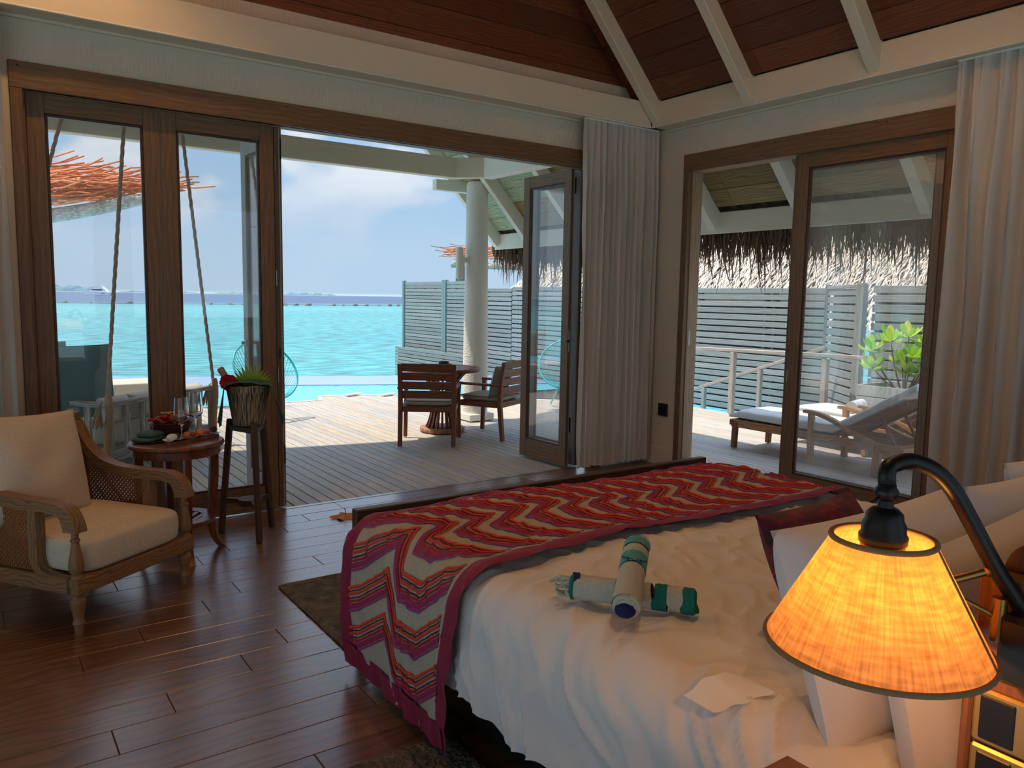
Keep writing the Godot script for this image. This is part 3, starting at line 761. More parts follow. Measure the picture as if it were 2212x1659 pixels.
func pool_and_sea() -> void:
	M.water = mat(c8(96, 205, 238), 0.04)
	M.water.metallic_specular = 0.35
	var wn := noise_tex(0.03, 3, 256, 256, 256, 256, 0.0, 1.0, 31)
	M.water.heightmap_enabled = true; M.water.heightmap_texture = wn; M.water.heightmap_scale = 0.6
	M.water.uv1_scale = Vector3(0.6, 0.6, 1)
	var po := thing("pool", "pale blue infinity pool along the deck edge", "pool", Vector3.ZERO, 0, "", "structure")
	var b := MB.new()
	var far := func(x: float) -> float: return -13.35 - (x - 6.0) * -0.40 * 0.0 + (x - 6.0) * 0.42
	var w := mb(Vector3.RIGHT, Vector2.ZERO)
	w.quad(Vector3(-6, -0.10, -10.9), Vector3(9.55, -0.10, -6.0), Vector3(9.55, -0.10, far.call(9.55)), Vector3(-6, -0.10, far.call(-6.0)))
	part("water", w, M.water, po)
	M.weir = mat(c8(150, 178, 216), 0.12)
	var we := mb(Vector3.RIGHT, Vector2.ZERO)
	we.quad(Vector3(-6, -0.09, far.call(-6.0)), Vector3(9.55, -0.09, far.call(9.55)), Vector3(9.55, -0.09, far.call(9.55) - 1.75), Vector3(-6, -0.09, far.call(-6.0) - 1.75))
	we.quad(Vector3(-6, -0.09, far.call(-6.0) - 1.75), Vector3(9.55, -0.09, far.call(9.55) - 1.75), Vector3(9.55, -1.99, far.call(9.55) - 1.75), Vector3(-6, -1.99, far.call(-6.0) - 1.75))
	part("overflow_ledge", we, M.weir, po)
	# lagoon
	var tex := Image.create(256, 256, false, Image.FORMAT_RGB8)
	var se := thing("sea", "turquoise lagoon turning dark blue beyond the breakwater", "sea", Vector3.ZERO, 0, "", "stuff")
	var nz := noise(0.012, 4, 44)
	var far_n := noise(0.004, 3, 4)
	var rr := [1.0]
	while rr[-1] < 7000.0: rr.append(rr[-1] * 1.045 + 0.15)
	var v := PackedVector3Array(); var nn := PackedVector3Array(); var uv := PackedVector2Array(); var cc := PackedColorArray(); var ix := PackedInt32Array()
	var K := 180
	for k in rr.size():
		for s in K + 1:
			var t := deg_to_rad(-35.0 + 190.0 * s / K)
			var q := Vector3(cos(t) * rr[k] + 3.0, -2.0, -sin(t) * rr[k] - 11.5)
			v.append(q); nn.append(Vector3.UP); uv.append(Vector2(q.x, q.z))
			var dist := -q.z
			var f := nz.get_noise_2d(q.x * 0.35, q.z)
			var shallow := Color(0.075, 0.50, 0.53).lerp(Color(0.13, 0.62, 0.62), clampf(0.5 + f * 1.3, 0, 1))
			var deep := Color(0.03, 0.085, 0.26)
			var c := shallow.lerp(deep, smoothstep(225.0, 330.0, dist + f * 60.0))
			c = c.lerp(Color(0.03, 0.36, 0.45), 0.35 * smoothstep(0.15, 0.5, nz.get_noise_2d(q.x * 0.2 + 500.0, q.z * 0.8)) * (1.0 - smoothstep(225.0, 260.0, dist)))
			if dist > 1500.0: c = c.lerp(Color(0.25, 0.6, 0.66), smoothstep(2200.0, 2500.0, dist) * smoothstep(1500.0, 1000.0, q.x))
			cc.append(c)
	for k in rr.size() - 1:
		for s in K:
			var q := k * (K + 1) + s
			ix.append_array([q, q + 1, q + K + 1, q + 1, q + K + 2, q + K + 1])
	var ar := []
	ar.resize(Mesh.ARRAY_MAX)
	ar[Mesh.ARRAY_VERTEX] = v; ar[Mesh.ARRAY_NORMAL] = nn; ar[Mesh.ARRAY_TEX_UV] = uv; ar[Mesh.ARRAY_COLOR] = cc; ar[Mesh.ARRAY_INDEX] = ix
	var am := ArrayMesh.new()
	am.add_surface_from_arrays(Mesh.PRIMITIVE_TRIANGLES, ar)
	M.sea = mat(Color.WHITE, 0.22)
	M.sea.vertex_color_use_as_albedo = true
	M.sea.metallic_specular = 0.4
	M.sea.heightmap_enabled = true; M.sea.heightmap_texture = noise_tex(0.02, 4, 512, 512, 512, 512, 0.0, 1.0, 77); M.sea.heightmap_scale = 16.0
	M.sea.uv1_scale = Vector3(0.035, 0.09, 1)
	M.sea.albedo_texture = noise_tex(0.025, 4, 512, 512, 512, 512, 0.55, 1.15, 78)
	part("water", am, M.sea, se).set_meta("kind", "stuff")

func slat_fence(called: String, label: String, a: Vector3, b: Vector3, y0: float, y1: float, pitch: float, hgt: float, posts: Array, m: Material, group := "") -> Node3D:
	# horizontal slats from a to b with battens behind; posts: shares along the run
	var f := thing(called, label, "fence", Vector3.ZERO, 0, group)
	var d := (b - a).normalized()
	var side := d.cross(Vector3.UP)
	var y := y1
	while y > y0:
		var h := hgt * rng.randf_range(0.94, 1.05)
		var up := Vector3(0, y - h / 2, 0)
		part("slat", mb().bar(a + up, b + up + Vector3(0, rng.randf_range(-0.004, 0.004), 0), 0.022, h, 0.003), M.fence[rng.randi() % 4], f)
		part("back_slat", mb().bar(a + up - Vector3(0, pitch * 0.5, 0) - side * 0.08, b + up - Vector3(0, pitch * 0.5, 0) - side * 0.08, 0.02, h, 0.0), M.fence_post, f)  # backing layer added to darken the gaps between the slats
		y -= pitch
	for t in posts:
		var c: Vector3 = a.lerp(b, t)
		part("post", mb(Vector3.UP).box(c + Vector3(0, (y0 + y1) / 2 - 0.02, 0) - side * 0.035, Vector3(0.045, y1 - y0, 0.045), 0.003), m, f)
	return f

func fences() -> void:
	M.fence = []
	for c in [c8(186, 194, 196), c8(174, 182, 184), c8(196, 202, 202), c8(180, 192, 192)]: M.fence.append(mat(c, 0.75, T.fine, Vector2(0.35, 1.5)))
	M.fence_post = mat(c8(150, 156, 156), 0.75, T.fine, Vector2(0.4, 1.5))
	M.fence_frame = mat(c8(128, 152, 150), 0.6)
	var X := 9.6
	# the two far panels in grey-green frames, then the stepped run towards the house
	for k in 2:
		var z0: float = [-18.68, -16.5][k]
		var z1: float = [-16.6, -14.85][k]
		var f := slat_fence("slat_fence", ["grey slat fence panel in a grey-green frame at the seaward end", "grey slat fence panel in a grey-green frame beside the white column"][k], Vector3(X, 0, z0), Vector3(X, 0, z1), 0.22, 1.92, 0.089, 0.074, [0.25, 0.5, 0.75], M.fence_post, "slat fences")
		for z in [z0, z1]:
			part("frame_post", mb(Vector3.UP).box(Vector3(X, 1.08, z), Vector3(0.09, 1.76, 0.09), 0.004), M.fence_frame, f)
	slat_fence("slat_fence", "low whitish slat screen under the framed fence panels by the pool", Vector3(X - 0.15, 0, -18.9), Vector3(X - 0.15, 0, -14.8), -0.5, 0.22, 0.089, 0.07, [0.2, 0.4, 0.6, 0.8], M.fence_post, "slat fences")
	var run := [[-14.85, -13.7, 1.755, "grey slat fence section just right of the white column"], [-13.7, -11.9, 1.78, "grey slat fence section below the thatch, left of the folded door"], [-11.9, -8.9, 1.77, "grey slat fence section partly behind the corner curtain"], [-8.9, -6.28, 1.755, "wide grey slat fence section seen through the open sliding door"]]
	for r in run:
		slat_fence("slat_fence", r[3], Vector3(X, 0, r[0] + 0.01), Vector3(X, 0, r[1] - 0.01), -0.75, r[2], 0.098, 0.076, [0.08, 0.14, 0.62, 0.68] if r[1] - r[0] > 1.5 else [0.1, 0.9], M.fence_post, "slat fences")
	var g := slat_fence("slat_fence", "angled grey slat fence panel behind the green shrub", Vector3(X, 0, -6.25), Vector3(8.93, 0, -5.38), -0.6, 1.74, 0.104, 0.084, [0.33, 0.68], M.fence_post, "slat fences")
	part("corner_post", mb(Vector3.UP).box(Vector3(X, 0.6, -6.26), Vector3(0.05, 2.4, 0.05), 0.003), M.fence_post, g)
	part("top_cap", mb().bar(Vector3(X, 1.76, -6.25), Vector3(8.93, 1.77, -5.38), 0.05, 0.04), M.fence[2], g)
	part("end_post", mb(Vector3.UP).box(Vector3(8.92, 0.65, -5.36), Vector3(0.10, 2.3, 0.1), 0.004), M.fence[2], g)
	slat_fence("slat_fence", "grey slat fence strip at the right edge of the sliding glass", Vector3(9.0, 0, -5.26), Vector3(9.0, 0, -1.0), -0.3, 1.77, 0.112, 0.088, [0.02, 0.3], M.fence_post, "slat fences")
	# handrails
	M.rail = mat(c8(214, 204, 196), 0.6, T.fine, Vector2(0.5, 1.0))
	var hr := thing("handrail", "pale timber handrail along the deck edge before the slat fence", "railing", Vector3.ZERO)
	part("top_rail", mb().bar(Vector3(8.72, 0.85, -8.6), Vector3(8.72, 0.91, -5.72), 0.07, 0.045, 0.006), M.rail, hr)
	part("top_rail", mb().bar(Vector3(8.72, 0.91, -5.72), Vector3(8.62, 0.92, -5.05), 0.07, 0.045, 0.006), M.rail, hr)
	for z in [-7.08, -5.66]: part("post", mb(Vector3.UP).box(Vector3(8.72, 0.43, z), Vector3(0.07, 0.86, 0.07), 0.004), M.rail, hr)
	var sr := thing("handrail", "pale timber handrail slanting down beside the steps to the water", "railing", Vector3.ZERO)
	part("top_rail", mb().bar(Vector3(9.15, 0.13, -8.35), Vector3(9.15, 0.98, -5.95), 0.06, 0.045, 0.006), M.rail, sr)
	for q in [[-7.95, 0.25], [-6.95, 0.60]]: part("post", mb(Vector3.UP).box(Vector3(9.15, q[1] / 2 - 0.35, q[0]), Vector3(0.06, q[1] + 0.7, 0.06), 0.004), M.rail, sr)
	var stp := thing("water_steps", "timber steps going down between deck and fence", "steps", Vector3.ZERO)
	for k in 6: part("tread", mb(Vector3.RIGHT).box(Vector3(9.16, -0.1 - 0.17 * k, -6.3 - 0.3 * k), Vector3(0.62, 0.035, 0.28), 0.004), M.deck[k % 5], stp)
	for s in [8.87, 9.45]: part("stringer", mb().bar(Vector3(s, -0.15, -6.1), Vector3(s, -1.25, -8.0), 0.04, 0.2), M.fence_post, stp)

func distance() -> void:
	# the neighbour's thatched roof beyond the fence
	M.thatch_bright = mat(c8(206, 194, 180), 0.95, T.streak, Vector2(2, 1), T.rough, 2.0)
	var nb := thing("neighbour_roof", "sunlit pale thatched roof of the next villa beyond the fence", "roof", Vector3.ZERO)
	var a := Vector3(13.2, 1.1, -19.4)
	var bed := mb(Vector3.BACK)
	var slope := func(u: float, w: float) -> Vector3:  # u along the eave, w up the slope
		return Vector3(13.0 + 3.6 * w, 1.15 + 3.7 * w, lerpf(-19.9 + 2.6 * w, 4.0, u))
	bed.surf(60, 14, func(u, w): return slope.call(u, w), 24, 5)
	bed.surf(20, 14, func(u, w): return Vector3(lerpf(13.0 + 3.6 * w, 16.6 + 3.6 * (1 - w), u), 1.15 + 3.7 * w, -19.9 + 2.6 * w), 7, 5)
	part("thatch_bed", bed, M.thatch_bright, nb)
	var mm := MultiMesh.new()
	mm.transform_format = MultiMesh.TRANSFORM_3D
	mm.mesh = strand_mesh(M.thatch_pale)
	var N := 26000
	mm.instance_count = N
	for i in N:
		var w := rng.randf() * 0.92
		var u := rng.randf()
		var p: Vector3
		var d: Vector3
		if i % 6 > 0:
			p = slope.call(u, w) ; d = Vector3(-1, -0.86, rng.randf_range(-0.3, 0.5))
		else:
			p = Vector3(lerpf(13.0 + 3.6 * w, 16.6, rng.randf()), 1.15 + 3.7 * w, -19.9 + 2.6 * w); d = Vector3(rng.randf_range(-0.5, 0.2), -1.2, -1)
		p += Vector3(-0.03, 0.05, -0.02)
		mm.set_instance_transform(i, strand_at(p, d.normalized(), rng.randf_range(0.25, 0.5), rng.randf_range(1.6, 3.6)))
	var fr := MultiMeshInstance3D.new()
	fr.name = "thatch_strands"; fr.multimesh = mm
	nb.add_child(fr); fr.set_meta("kind", "stuff")
	# islands, boat, breakwater
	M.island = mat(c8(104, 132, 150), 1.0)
	M.sand = mat(c8(220, 214, 196), 1.0)
	var isl := func(called: String, label: String, c: Vector3, len: float, hgt: float, dir: Vector3, sd: float) -> void:
		var o := thing(called, label, "island", Vector3.ZERO)
		var side := dir.cross(Vector3.UP)
		part("trees", MB.new().surf(70, 8, func(u, w):
			var e: float = pow(maxf(sin(u * PI), 0.0), 0.35)
			var hh: float = hgt * e * (0.72 + 0.18 * sin(u * 31.0 + sd) + 0.1 * sin(u * 83.0 + sd * 3.0))
			var t: float = w * PI
			return c + dir * (u - 0.5) * len + side * cos(t) * len * 0.12 * e + Vector3(0, sin(t) * hh, 0)), M.island, o)
		part("beach", mb().bar(c - dir * len * 0.52 + Vector3(0, 0.4, 0), c + dir * len * 0.52 + Vector3(0, 0.4, 0), len * 0.28, 1.6, 0.2), M.sand, o)
	isl.call("island", "low wooded island on the horizon behind the motor yacht", Vector3(255, -2, -2895), 330.0, 24.0, Vector3(0.82, 0, 0.57), 0.4)
	isl.call("island", "thin dark islet on the horizon right of the yacht", Vector3(540, -2, -2830), 260.0, 11.0, Vector3(0.82, 0, 0.57), 2.1)
	isl.call("island", "flat islet on the horizon behind the middle door post", Vector3(800, -2, -2780), 210.0, 9.0, Vector3(0.82, 0, 0.57), 3.3)
	isl.call("island", "flat islet on the horizon right of the second rope", Vector3(1010, -2, -2740), 230.0, 12.0, Vector3(0.82, 0, 0.57), 5.0)
	M.hull = mat(c8(244, 246, 250), 0.35)
	M.boat_glass = mat(c8(60, 66, 82), 0.2)
	var y := thing("motor_yacht", "white motor yacht anchored on the blue water", "boat", Vector3(91, -2, -715), deg_to_rad(-35))
	var hull := PackedVector2Array([Vector2(-11.5, 3.6), Vector2(-9.5, 0.2), Vector2(10.5, 0.2), Vector2(11.5, 2.6), Vector2(3, 2.8), Vector2(-4, 3.3)])
	part("hull", mb().extrude(hull, 5.4, xf(Vector3(0, 0, -2.7))), M.hull, y)
	var cabin := PackedVector2Array([Vector2(-7, 3.0), Vector2(-3.2, 5.6), Vector2(5.2, 5.8), Vector2(8.4, 2.7)])
	part("cabin", mb().extrude(cabin, 4.4, xf(Vector3(0, 0, -2.2))), M.hull, y)
	part("cabin_window", mb().extrude(PackedVector2Array([Vector2(-5.0, 3.9), Vector2(-3.5, 4.9), Vector2(3.6, 5.0), Vector2(4.6, 4.0)]), 4.5, xf(Vector3(0, 0, -2.25))), M.boat_glass, y)
	var fly := PackedVector2Array([Vector2(-3.0, 5.6), Vector2(-1.2, 7.2), Vector2(3.8, 7.2), Vector2(5.2, 5.8)])
	part("flybridge", mb().extrude(fly, 3.6, xf(Vector3(0, 0, -1.8))), M.hull, y)
	part("radar_arch", mb().bar(Vector3(2.6, 7.2, 0), Vector3(3.6, 9.2, 0), 0.5, 0.5), M.hull, y)
	part("mast", mb().bar(Vector3(3.4, 9.2, 0), Vector3(3.6, 12.5, 0), 0.12, 0.12), M.hull, y)
	part("porthole", mb().box(Vector3(5, 1.8, 0), Vector3(2.2, 0.6, 5.5), 0.1), M.boat_glass, y)
	M.rock = mat(c8(120, 124, 124), 0.95)
	var px := [20.8, 23.9, 30.3, 40.5, 45.5, 51.5, 62.5, 68.0, 100.5, 72.0, 78.0, 84.2, 88.0, 92.0, 104.0, 108.5, 113.0, 118.0, 122.5, 126.0, 130.0]
	for k in px.size():
		var x: float = px[k]
		var s := rng.randf_range(0.4, 0.85)
		var r := thing("breakwater_rock", "small dark rock breaking the surface along the far breakwater", "rock", Vector3(x, -2, -250.0 - 4.0 * sin(x * 0.05)), rng.randf() * 6.0, "rocks of the far breakwater")
		part("boulder", MB.new().ball(Vector3(0, 0.2 * s, 0), Vector3(1.2, 1.1, 0.9) * s, 7, 5), M.rock, r)
		part("boulder", MB.new().ball(Vector3(1.2 * s, 0.05, 0.2), Vector3(0.8, 0.6, 0.7) * s, 7, 5), M.rock, r)
	var bw := solo("breakwater", mb().bar(Vector3(10, -2.0, -252), Vector3(220, -2.0, -262), 1.4, 0.24, 0.05), M.rock, "thin dark line of the submerged breakwater across the lagoon", "breakwater")
	solo("marker_stake", mb(Vector3.UP).bar(Vector3(13.4, -2.2, -106), Vector3(13.4, 2.5, -106), 0.07, 0.07), M.rock, "thin stake standing in the lagoon left of the rope", "stake")
	var sh := solo("far_ship", mb().box(Vector3(1480, 4, -2810), Vector3(50, 10, 10), 1.0), M.island, "tiny grey ship on the horizon in the open gap", "ship")

func smooth_poly(pts: Array, n := 6) -> PackedVector2Array:  # Catmull-Rom through the points, open
	var out := PackedVector2Array()
	for k in pts.size() - 1:
		var p0: Vector2 = pts[maxi(k - 1, 0)]
		var p3: Vector2 = pts[mini(k + 2, pts.size() - 1)]
		for s in n: out.append(pts[k].cubic_interpolate(pts[k + 1], p0, p3, float(s) / n))
	out.append(pts[-1])
	return out
func smooth3(pts: Array, n := 6) -> Array:
	var out := []
	for k in pts.size() - 1:
		var p0: Vector3 = pts[maxi(k - 1, 0)]
		var p3: Vector3 = pts[mini(k + 2, pts.size() - 1)]
		for s in n: out.append(pts[k].cubic_interpolate(pts[k + 1], p0, p3, float(s) / n))
	out.append(pts[-1])
	return out

func curtain(called: String, label: String, a: Vector3, b: Vector3, y0: float, y1: float, folds: float, amp: float, sd: int, flare := 0.0) -> void:
	var nz := noise(0.9, 2, sd)
	var d := b - a
	var L := d.length()
	var dir := d / L
	var side := dir.cross(Vector3.UP)
	var m := MB.new()
	var N := int(folds * 14)
	m.surf(N, 26, func(u, w):
		var uu: float = u + 0.018 * nz.get_noise_2d(u * 9.0, w * 1.6)
		var top := smoothstep(0.80, 1.0, w)
		var ph: float = uu * folds * TAU + 1.3 * nz.get_noise_2d(u * 14.0 + 50.0, w * 0.8)
		var am: float = amp * (0.75 + 0.5 * nz.get_noise_2d(u * 11.0, 7.0 + w)) * (1.0 - 0.55 * top)
		var f: float = sin(ph) + 0.28 * sin(2.0 * ph + 0.7) + 0.35 * (1.0 - w) * sin(ph * 0.5 + 1.0) + top * 0.5 * sin(ph * 2.0 + 2.0)
		var shift: float = flare * (1.0 - w) * (u - 0.5) * L + 0.35 * am * cos(ph)
		return a + dir * (u * L + shift) + side * (am * f) + Vector3(0, lerpf(y0, y1, w) + 0.006 * sin(ph * 0.5), 0), L * 3.0, (y1 - y0))
	var c := thing(called, label, "curtain", Vector3.ZERO)
	part("drape", m, M.curtain, c)
	part("track", mb().bar(a + Vector3(0, y1 - y0 + y0, 0) + Vector3(0, 0.0, 0), b + Vector3(0, y1, 0), 0.025, 0.014), M.white_paint, c)

func napkin_sheet(m: MB, c: Vector3, w: float, d: float, t: float, turn: float, sd: float) -> void:
	var B := Basis(Vector3.UP, turn)
	m.slab(w, t, d, t * 0.45, Transform3D(B, c), 0.004 + 0.002 * sin(sd))

func indoor() -> void:
	M.curtain = mat(c8(222, 214, 204), 0.85, T.weave, Vector2(14, 14)); M.curtain.backlight_enabled = true; M.curtain.backlight = Color(0.25, 0.23, 0.2)
	curtain("curtain", "cream curtain hanging in the corner between the two doors", Vector3(4.42, 0, -5.27), Vector3(5.30, 0, -5.27), 0.045, 3.085, 13.0, 0.034, 3)
	curtain("curtain", "tall cream curtain at the right end of the sliding door", Vector3(5.24, 0, -2.60), Vector3(5.24, 0, -1.1), 0.03, 3.085, 13.0, 0.05, 8)
	curtain("curtain", "cream curtain drawn back at the left edge behind the armchair", Vector3(-0.55, 0, -5.27), Vector3(0.225, 0, -5.27), 0.03, 3.085, 10.0, 0.04, 5)
	armchair()
	side_table()
	ice_bucket()
	# rugs
	M.rug = mat(c8(128, 116, 98), 1.0, T.blotch, Vector2(2.5, 2.5), T.rough, 2.2)
	for r in [["beige wool rug at the foot of the bed", 1.30, 4.3, -3.985, -3.04], ["beige wool rug on the near side of the bed", 0.2, 1.345, -2.27, -0.6]]:
		var cx: float = (r[1] + r[2]) / 2
		var cz: float = (r[3] + r[4]) / 2
		var w: float = r[2] - r[1]
		var d: float = r[4] - r[3]
		var nz := noise(14.0, 2, 6)
		var rug := thing("rug", r[0], "rug", Vector3(cx, 0, cz))
		part("backing", mb().box(Vector3(0, 0.004, 0), Vector3(w - 0.01, 0.008, d - 0.01), 0.002), M.oak_dark, rug)
		part("pile", MB.new().surf(90, 50, func(u, v):
			var e: float = minf(minf(u, 1 - u) * w, minf(v, 1 - v) * d)
			var y: float = 0.008 + 0.010 * smoothstep(0.0, 0.018, e) + 0.0025 * nz.get_noise_2d(u * w, v * d)
			return Vector3((u - 0.5) * w + 0.003 * nz.get_noise_2d(v * 3, 5), y, (v - 0.5) * d), w, d, false), M.rug, rug)
	# a dry leaf on the floor by the footboard
	M.leaf_dry = mat(c8(206, 142, 96), 0.8)
	var lf := thing("dry_leaf", "curled dry orange leaf lying on the oak floor by the footboard", "leaf", Vector3(2.13, 0.0, -5.04))
	var fl := MB.new()
	fl.surf(40, 5, func(u, v):
		var t: float = u * TAU
		var r: float = v * (0.078 + 0.012 * sin(t * 5.0) + 0.008 * sin(t * 9.0 + 1.0))
		return Vector3(cos(t) * r * 1.15, 0.030 - 0.028 * v + 0.012 * v * sin(t * 5.0 + 0.6), -sin(t) * r), 1, 1, false, true)
	part("blade", fl, M.leaf_dry, lf)
	part("stem", MB.new().tube(smooth3([Vector3(0, 0.026, 0), Vector3(0.002, 0.045, 0.0), Vector3(-0.006, 0.066, 0)]), 0.0028, 6), M.oak_dark, lf)

func turned_leg(h: float, r: float) -> Array:
	return [Vector2(0, 0), Vector2(r * 0.55, 0), Vector2(r * 0.62, h * 0.16), Vector2(r * 0.62, h * 0.22), Vector2(r * 0.78, h * 0.24), Vector2(r * 0.78, h * 0.28), Vector2(r * 0.62, h * 0.31), Vector2(r * 0.72, h * 0.5), Vector2(r * 0.95, h * 0.72), Vector2(r, h * 0.80), Vector2(r * 0.9, h * 0.88), Vector2(r * 0.62, h * 0.92), Vector2(r * 0.62, h * 0.95), Vector2(r * 0.8, h * 0.97), Vector2(r * 0.8, h)]

func armchair() -> void:
	M.ash = mat(c8(172, 128, 84), 0.5, T.grain, Vector2(1.4, 3.0), T.fine, 0.02)
	M.cane = mat(c8(150, 92, 48), 0.6)
	M.linen = mat(c8(232, 216, 192), 0.9, T.weave, Vector2(16, 16))
	var at := Vector3(0.46, 0, -4.356)
	var turn := atan2(0.587, 0.81)
	var ch := thing("armchair", "low ash armchair with cane sides and scrolled arms", "armchair", at, turn)
	for x in [-0.335, 0.335]:
		part("leg", mb(Vector3.UP).lathe(turned_leg(0.185, 0.034), 18, xf(Vector3(x, 0, 0.30))), M.ash, ch)
		part("leg", mb(Vector3.UP).bar(Vector3(x, 0.0, -0.40), Vector3(x, 0.19, -0.36), 0.042, 0.042, 0.006), M.ash, ch)
	part("front_rail", mb().box(Vector3(0, 0.223, 0.305), Vector3(0.74, 0.076, 0.07), 0.005), M.ash, ch)
	part("back_rail", mb().box(Vector3(0, 0.223, -0.36), Vector3(0.70, 0.076, 0.05), 0.005), M.ash, ch)
	for x in [-0.347, 0.347]: part("side_rail", mb(Vector3.BACK).box(Vector3(x, 0.223, -0.03), Vector3(0.046, 0.076, 0.66), 0.005), M.ash, ch)
	part("seat_board", mb().box(Vector3(0, 0.25, -0.03), Vector3(0.65, 0.02, 0.62), 0.003), M.oak_dark, ch)
	# arm outline in depth (x: forward) and height
	var up := smooth_poly([Vector2(-0.435, 0.875), Vector2(-0.40, 0.82), Vector2(-0.33, 0.715), Vector2(-0.24, 0.645), Vector2(-0.12, 0.612), Vector2(0.05, 0.605), Vector2(0.17, 0.605), Vector2(0.25, 0.595), Vector2(0.305, 0.565), Vector2(0.335, 0.515), Vector2(0.345, 0.475)])
	var dn := smooth_poly([Vector2(0.268, 0.475), Vector2(0.262, 0.51), Vector2(0.235, 0.545), Vector2(0.16, 0.555), Vector2(0.05, 0.552), Vector2(-0.10, 0.556), Vector2(-0.22, 0.582), Vector2(-0.32, 0.645), Vector2(-0.40, 0.755), Vector2(-0.455, 0.86)])
	var poly := up.duplicate()
	poly.append_array(dn)
	for s in [-1.0, 1.0]:
		var side := Transform3D(Basis(Vector3(0, 0, 1), Vector3.UP, Vector3(-1, 0, 0)), Vector3(s * 0.34 + 0.032, 0, 0))
		part("arm", mb(Vector3.BACK).extrude(poly, 0.064, side), M.ash, ch)
		part("baluster", mb(Vector3.UP).lathe([Vector2(0.026, 0.255), Vector2(0.026, 0.268), Vector2(0.018, 0.276), Vector2(0.03, 0.292), Vector2(0.033, 0.312), Vector2(0.029, 0.345), Vector2(0.021, 0.39), Vector2(0.016, 0.425), Vector2(0.021, 0.43), Vector2(0.021, 0.438), Vector2(0.015, 0.443), Vector2(0.017, 0.48)], 18, xf(Vector3(s * 0.34, 0, 0.305))), M.ash, ch)
		var post := smooth_poly([Vector2(0.10, 0.555), Vector2(0.10, 0.40), Vector2(0.105, 0.32), Vector2(0.125, 0.275), Vector2(0.20, 0.258)], 5)
		post.append_array(smooth_poly([Vector2(0.145, 0.258), Vector2(0.085, 0.262), Vector2(0.055, 0.31), Vector2(0.05, 0.40), Vector2(0.05, 0.555)], 5))
		part("side_post", mb(Vector3.UP).extrude(post, 0.05, Transform3D(side.basis, Vector3(s * 0.34 + 0.025, 0, 0))), M.ash, ch)
		part("back_post", mb(Vector3.UP).bar(Vector3(s * 0.34, 0.255, -0.36), Vector3(s * 0.34, 0.82, -0.425), 0.05, 0.05, 0.005), M.ash, ch)
		cane(ch, s * 0.34, true)
	part("top_rail", mb().bar(Vector3(-0.36, 0.85, -0.435), Vector3(0.36, 0.85, -0.435), 0.05, 0.06, 0.008), M.ash, ch)
	cane(ch, 0.0, false)
	# cushions lie loose in it
	var B := Transform3D(Basis(Vector3.UP, turn), at)
	var cu := thing("seat_cushion", "thick cream linen seat cushion in the armchair", "cushion", at, turn)
	part("cover", MB.new().slab(0.635, 0.155, 0.66, 0.03, xf(Vector3(0, 0.262, 0.005)), 0.022), M.linen, cu)
	var pl := thing("back_cushion", "square cream linen cushion leaning on the armchair's back", "cushion", at + B.basis * Vector3(-0.095, 0.68, -0.215), turn)
	part("cover", MB.new().pad(0.56, 0.54, 0.2, xf(Vector3.ZERO, Vector3(-0.27, 0, -0.06)), 2.4, 0.055, 0.012, 1.3), M.linen, pl)

func cane(ch: Node3D, x: float, side: bool) -> void:  # woven strips both ways and on the diagonal, with open holes
	var m := mb()
	var top := func(z: float) -> float:
		if z > -0.12: return 0.562
		var t: float = (-0.12 - z) / 0.26
		return 0.562 + 0.045 * t + 0.16 * t * t
	var p := 0.0125
	var w := 0.0052
	var th := 0.0016
	if side:
		var z := -0.355
		while z < 0.055:
			m.box(Vector3(x, (0.262 + top.call(z)) / 2, z), Vector3(th, top.call(z) - 0.262, w), 0)
			z += p
		var y := 0.268
		while y < 0.76:
			var z0 := -0.375
			var z1 := 0.055
			if y > 0.56:
				z1 = -0.12
				while top.call(z1) < y and z1 > -0.38: z1 -= 0.004
			if z1 - z0 > 0.01: m.box(Vector3(x + 0.0014, y, (z0 + z1) / 2), Vector3(th, w, z1 - z0), 0)
			y += p
		for sg in [-1.0, 1.0]:
			var c := -0.6
			while c < 0.75:
				var a := Vector3.INF
				var b := Vector3.INF
				for k in 60:
					var zz := -0.37 + 0.425 * k / 59.0
					var yy: float = c + sg * (zz + 0.16) + 0.3
					if yy > 0.262 and yy < top.call(zz):
						var q := Vector3(x - 0.0014, yy, zz)
						if a == Vector3.INF: a = q
						b = q
				if a != Vector3.INF and a.distance_to(b) > 0.01: m.bar(a, b, th, w * 0.55, 0, Vector3(0, 1, -sg))
				c += p * 2.0
	else:
		for k in 50: m.bar(Vector3(-0.315 + k * 0.0128, 0.27, -0.365), Vector3(-0.315 + k * 0.0128, 0.83, -0.428), w, th, 0, Vector3.BACK)
		for k in 44: m.box(Vector3(0, 0.275 + k * 0.0127, -0.366 - k * 0.0127 * 0.111), Vector3(0.63, w, th), 0)
	var o := part("cane_panel", m, M.cane, ch)
	o.set_meta("kind", "stuff")

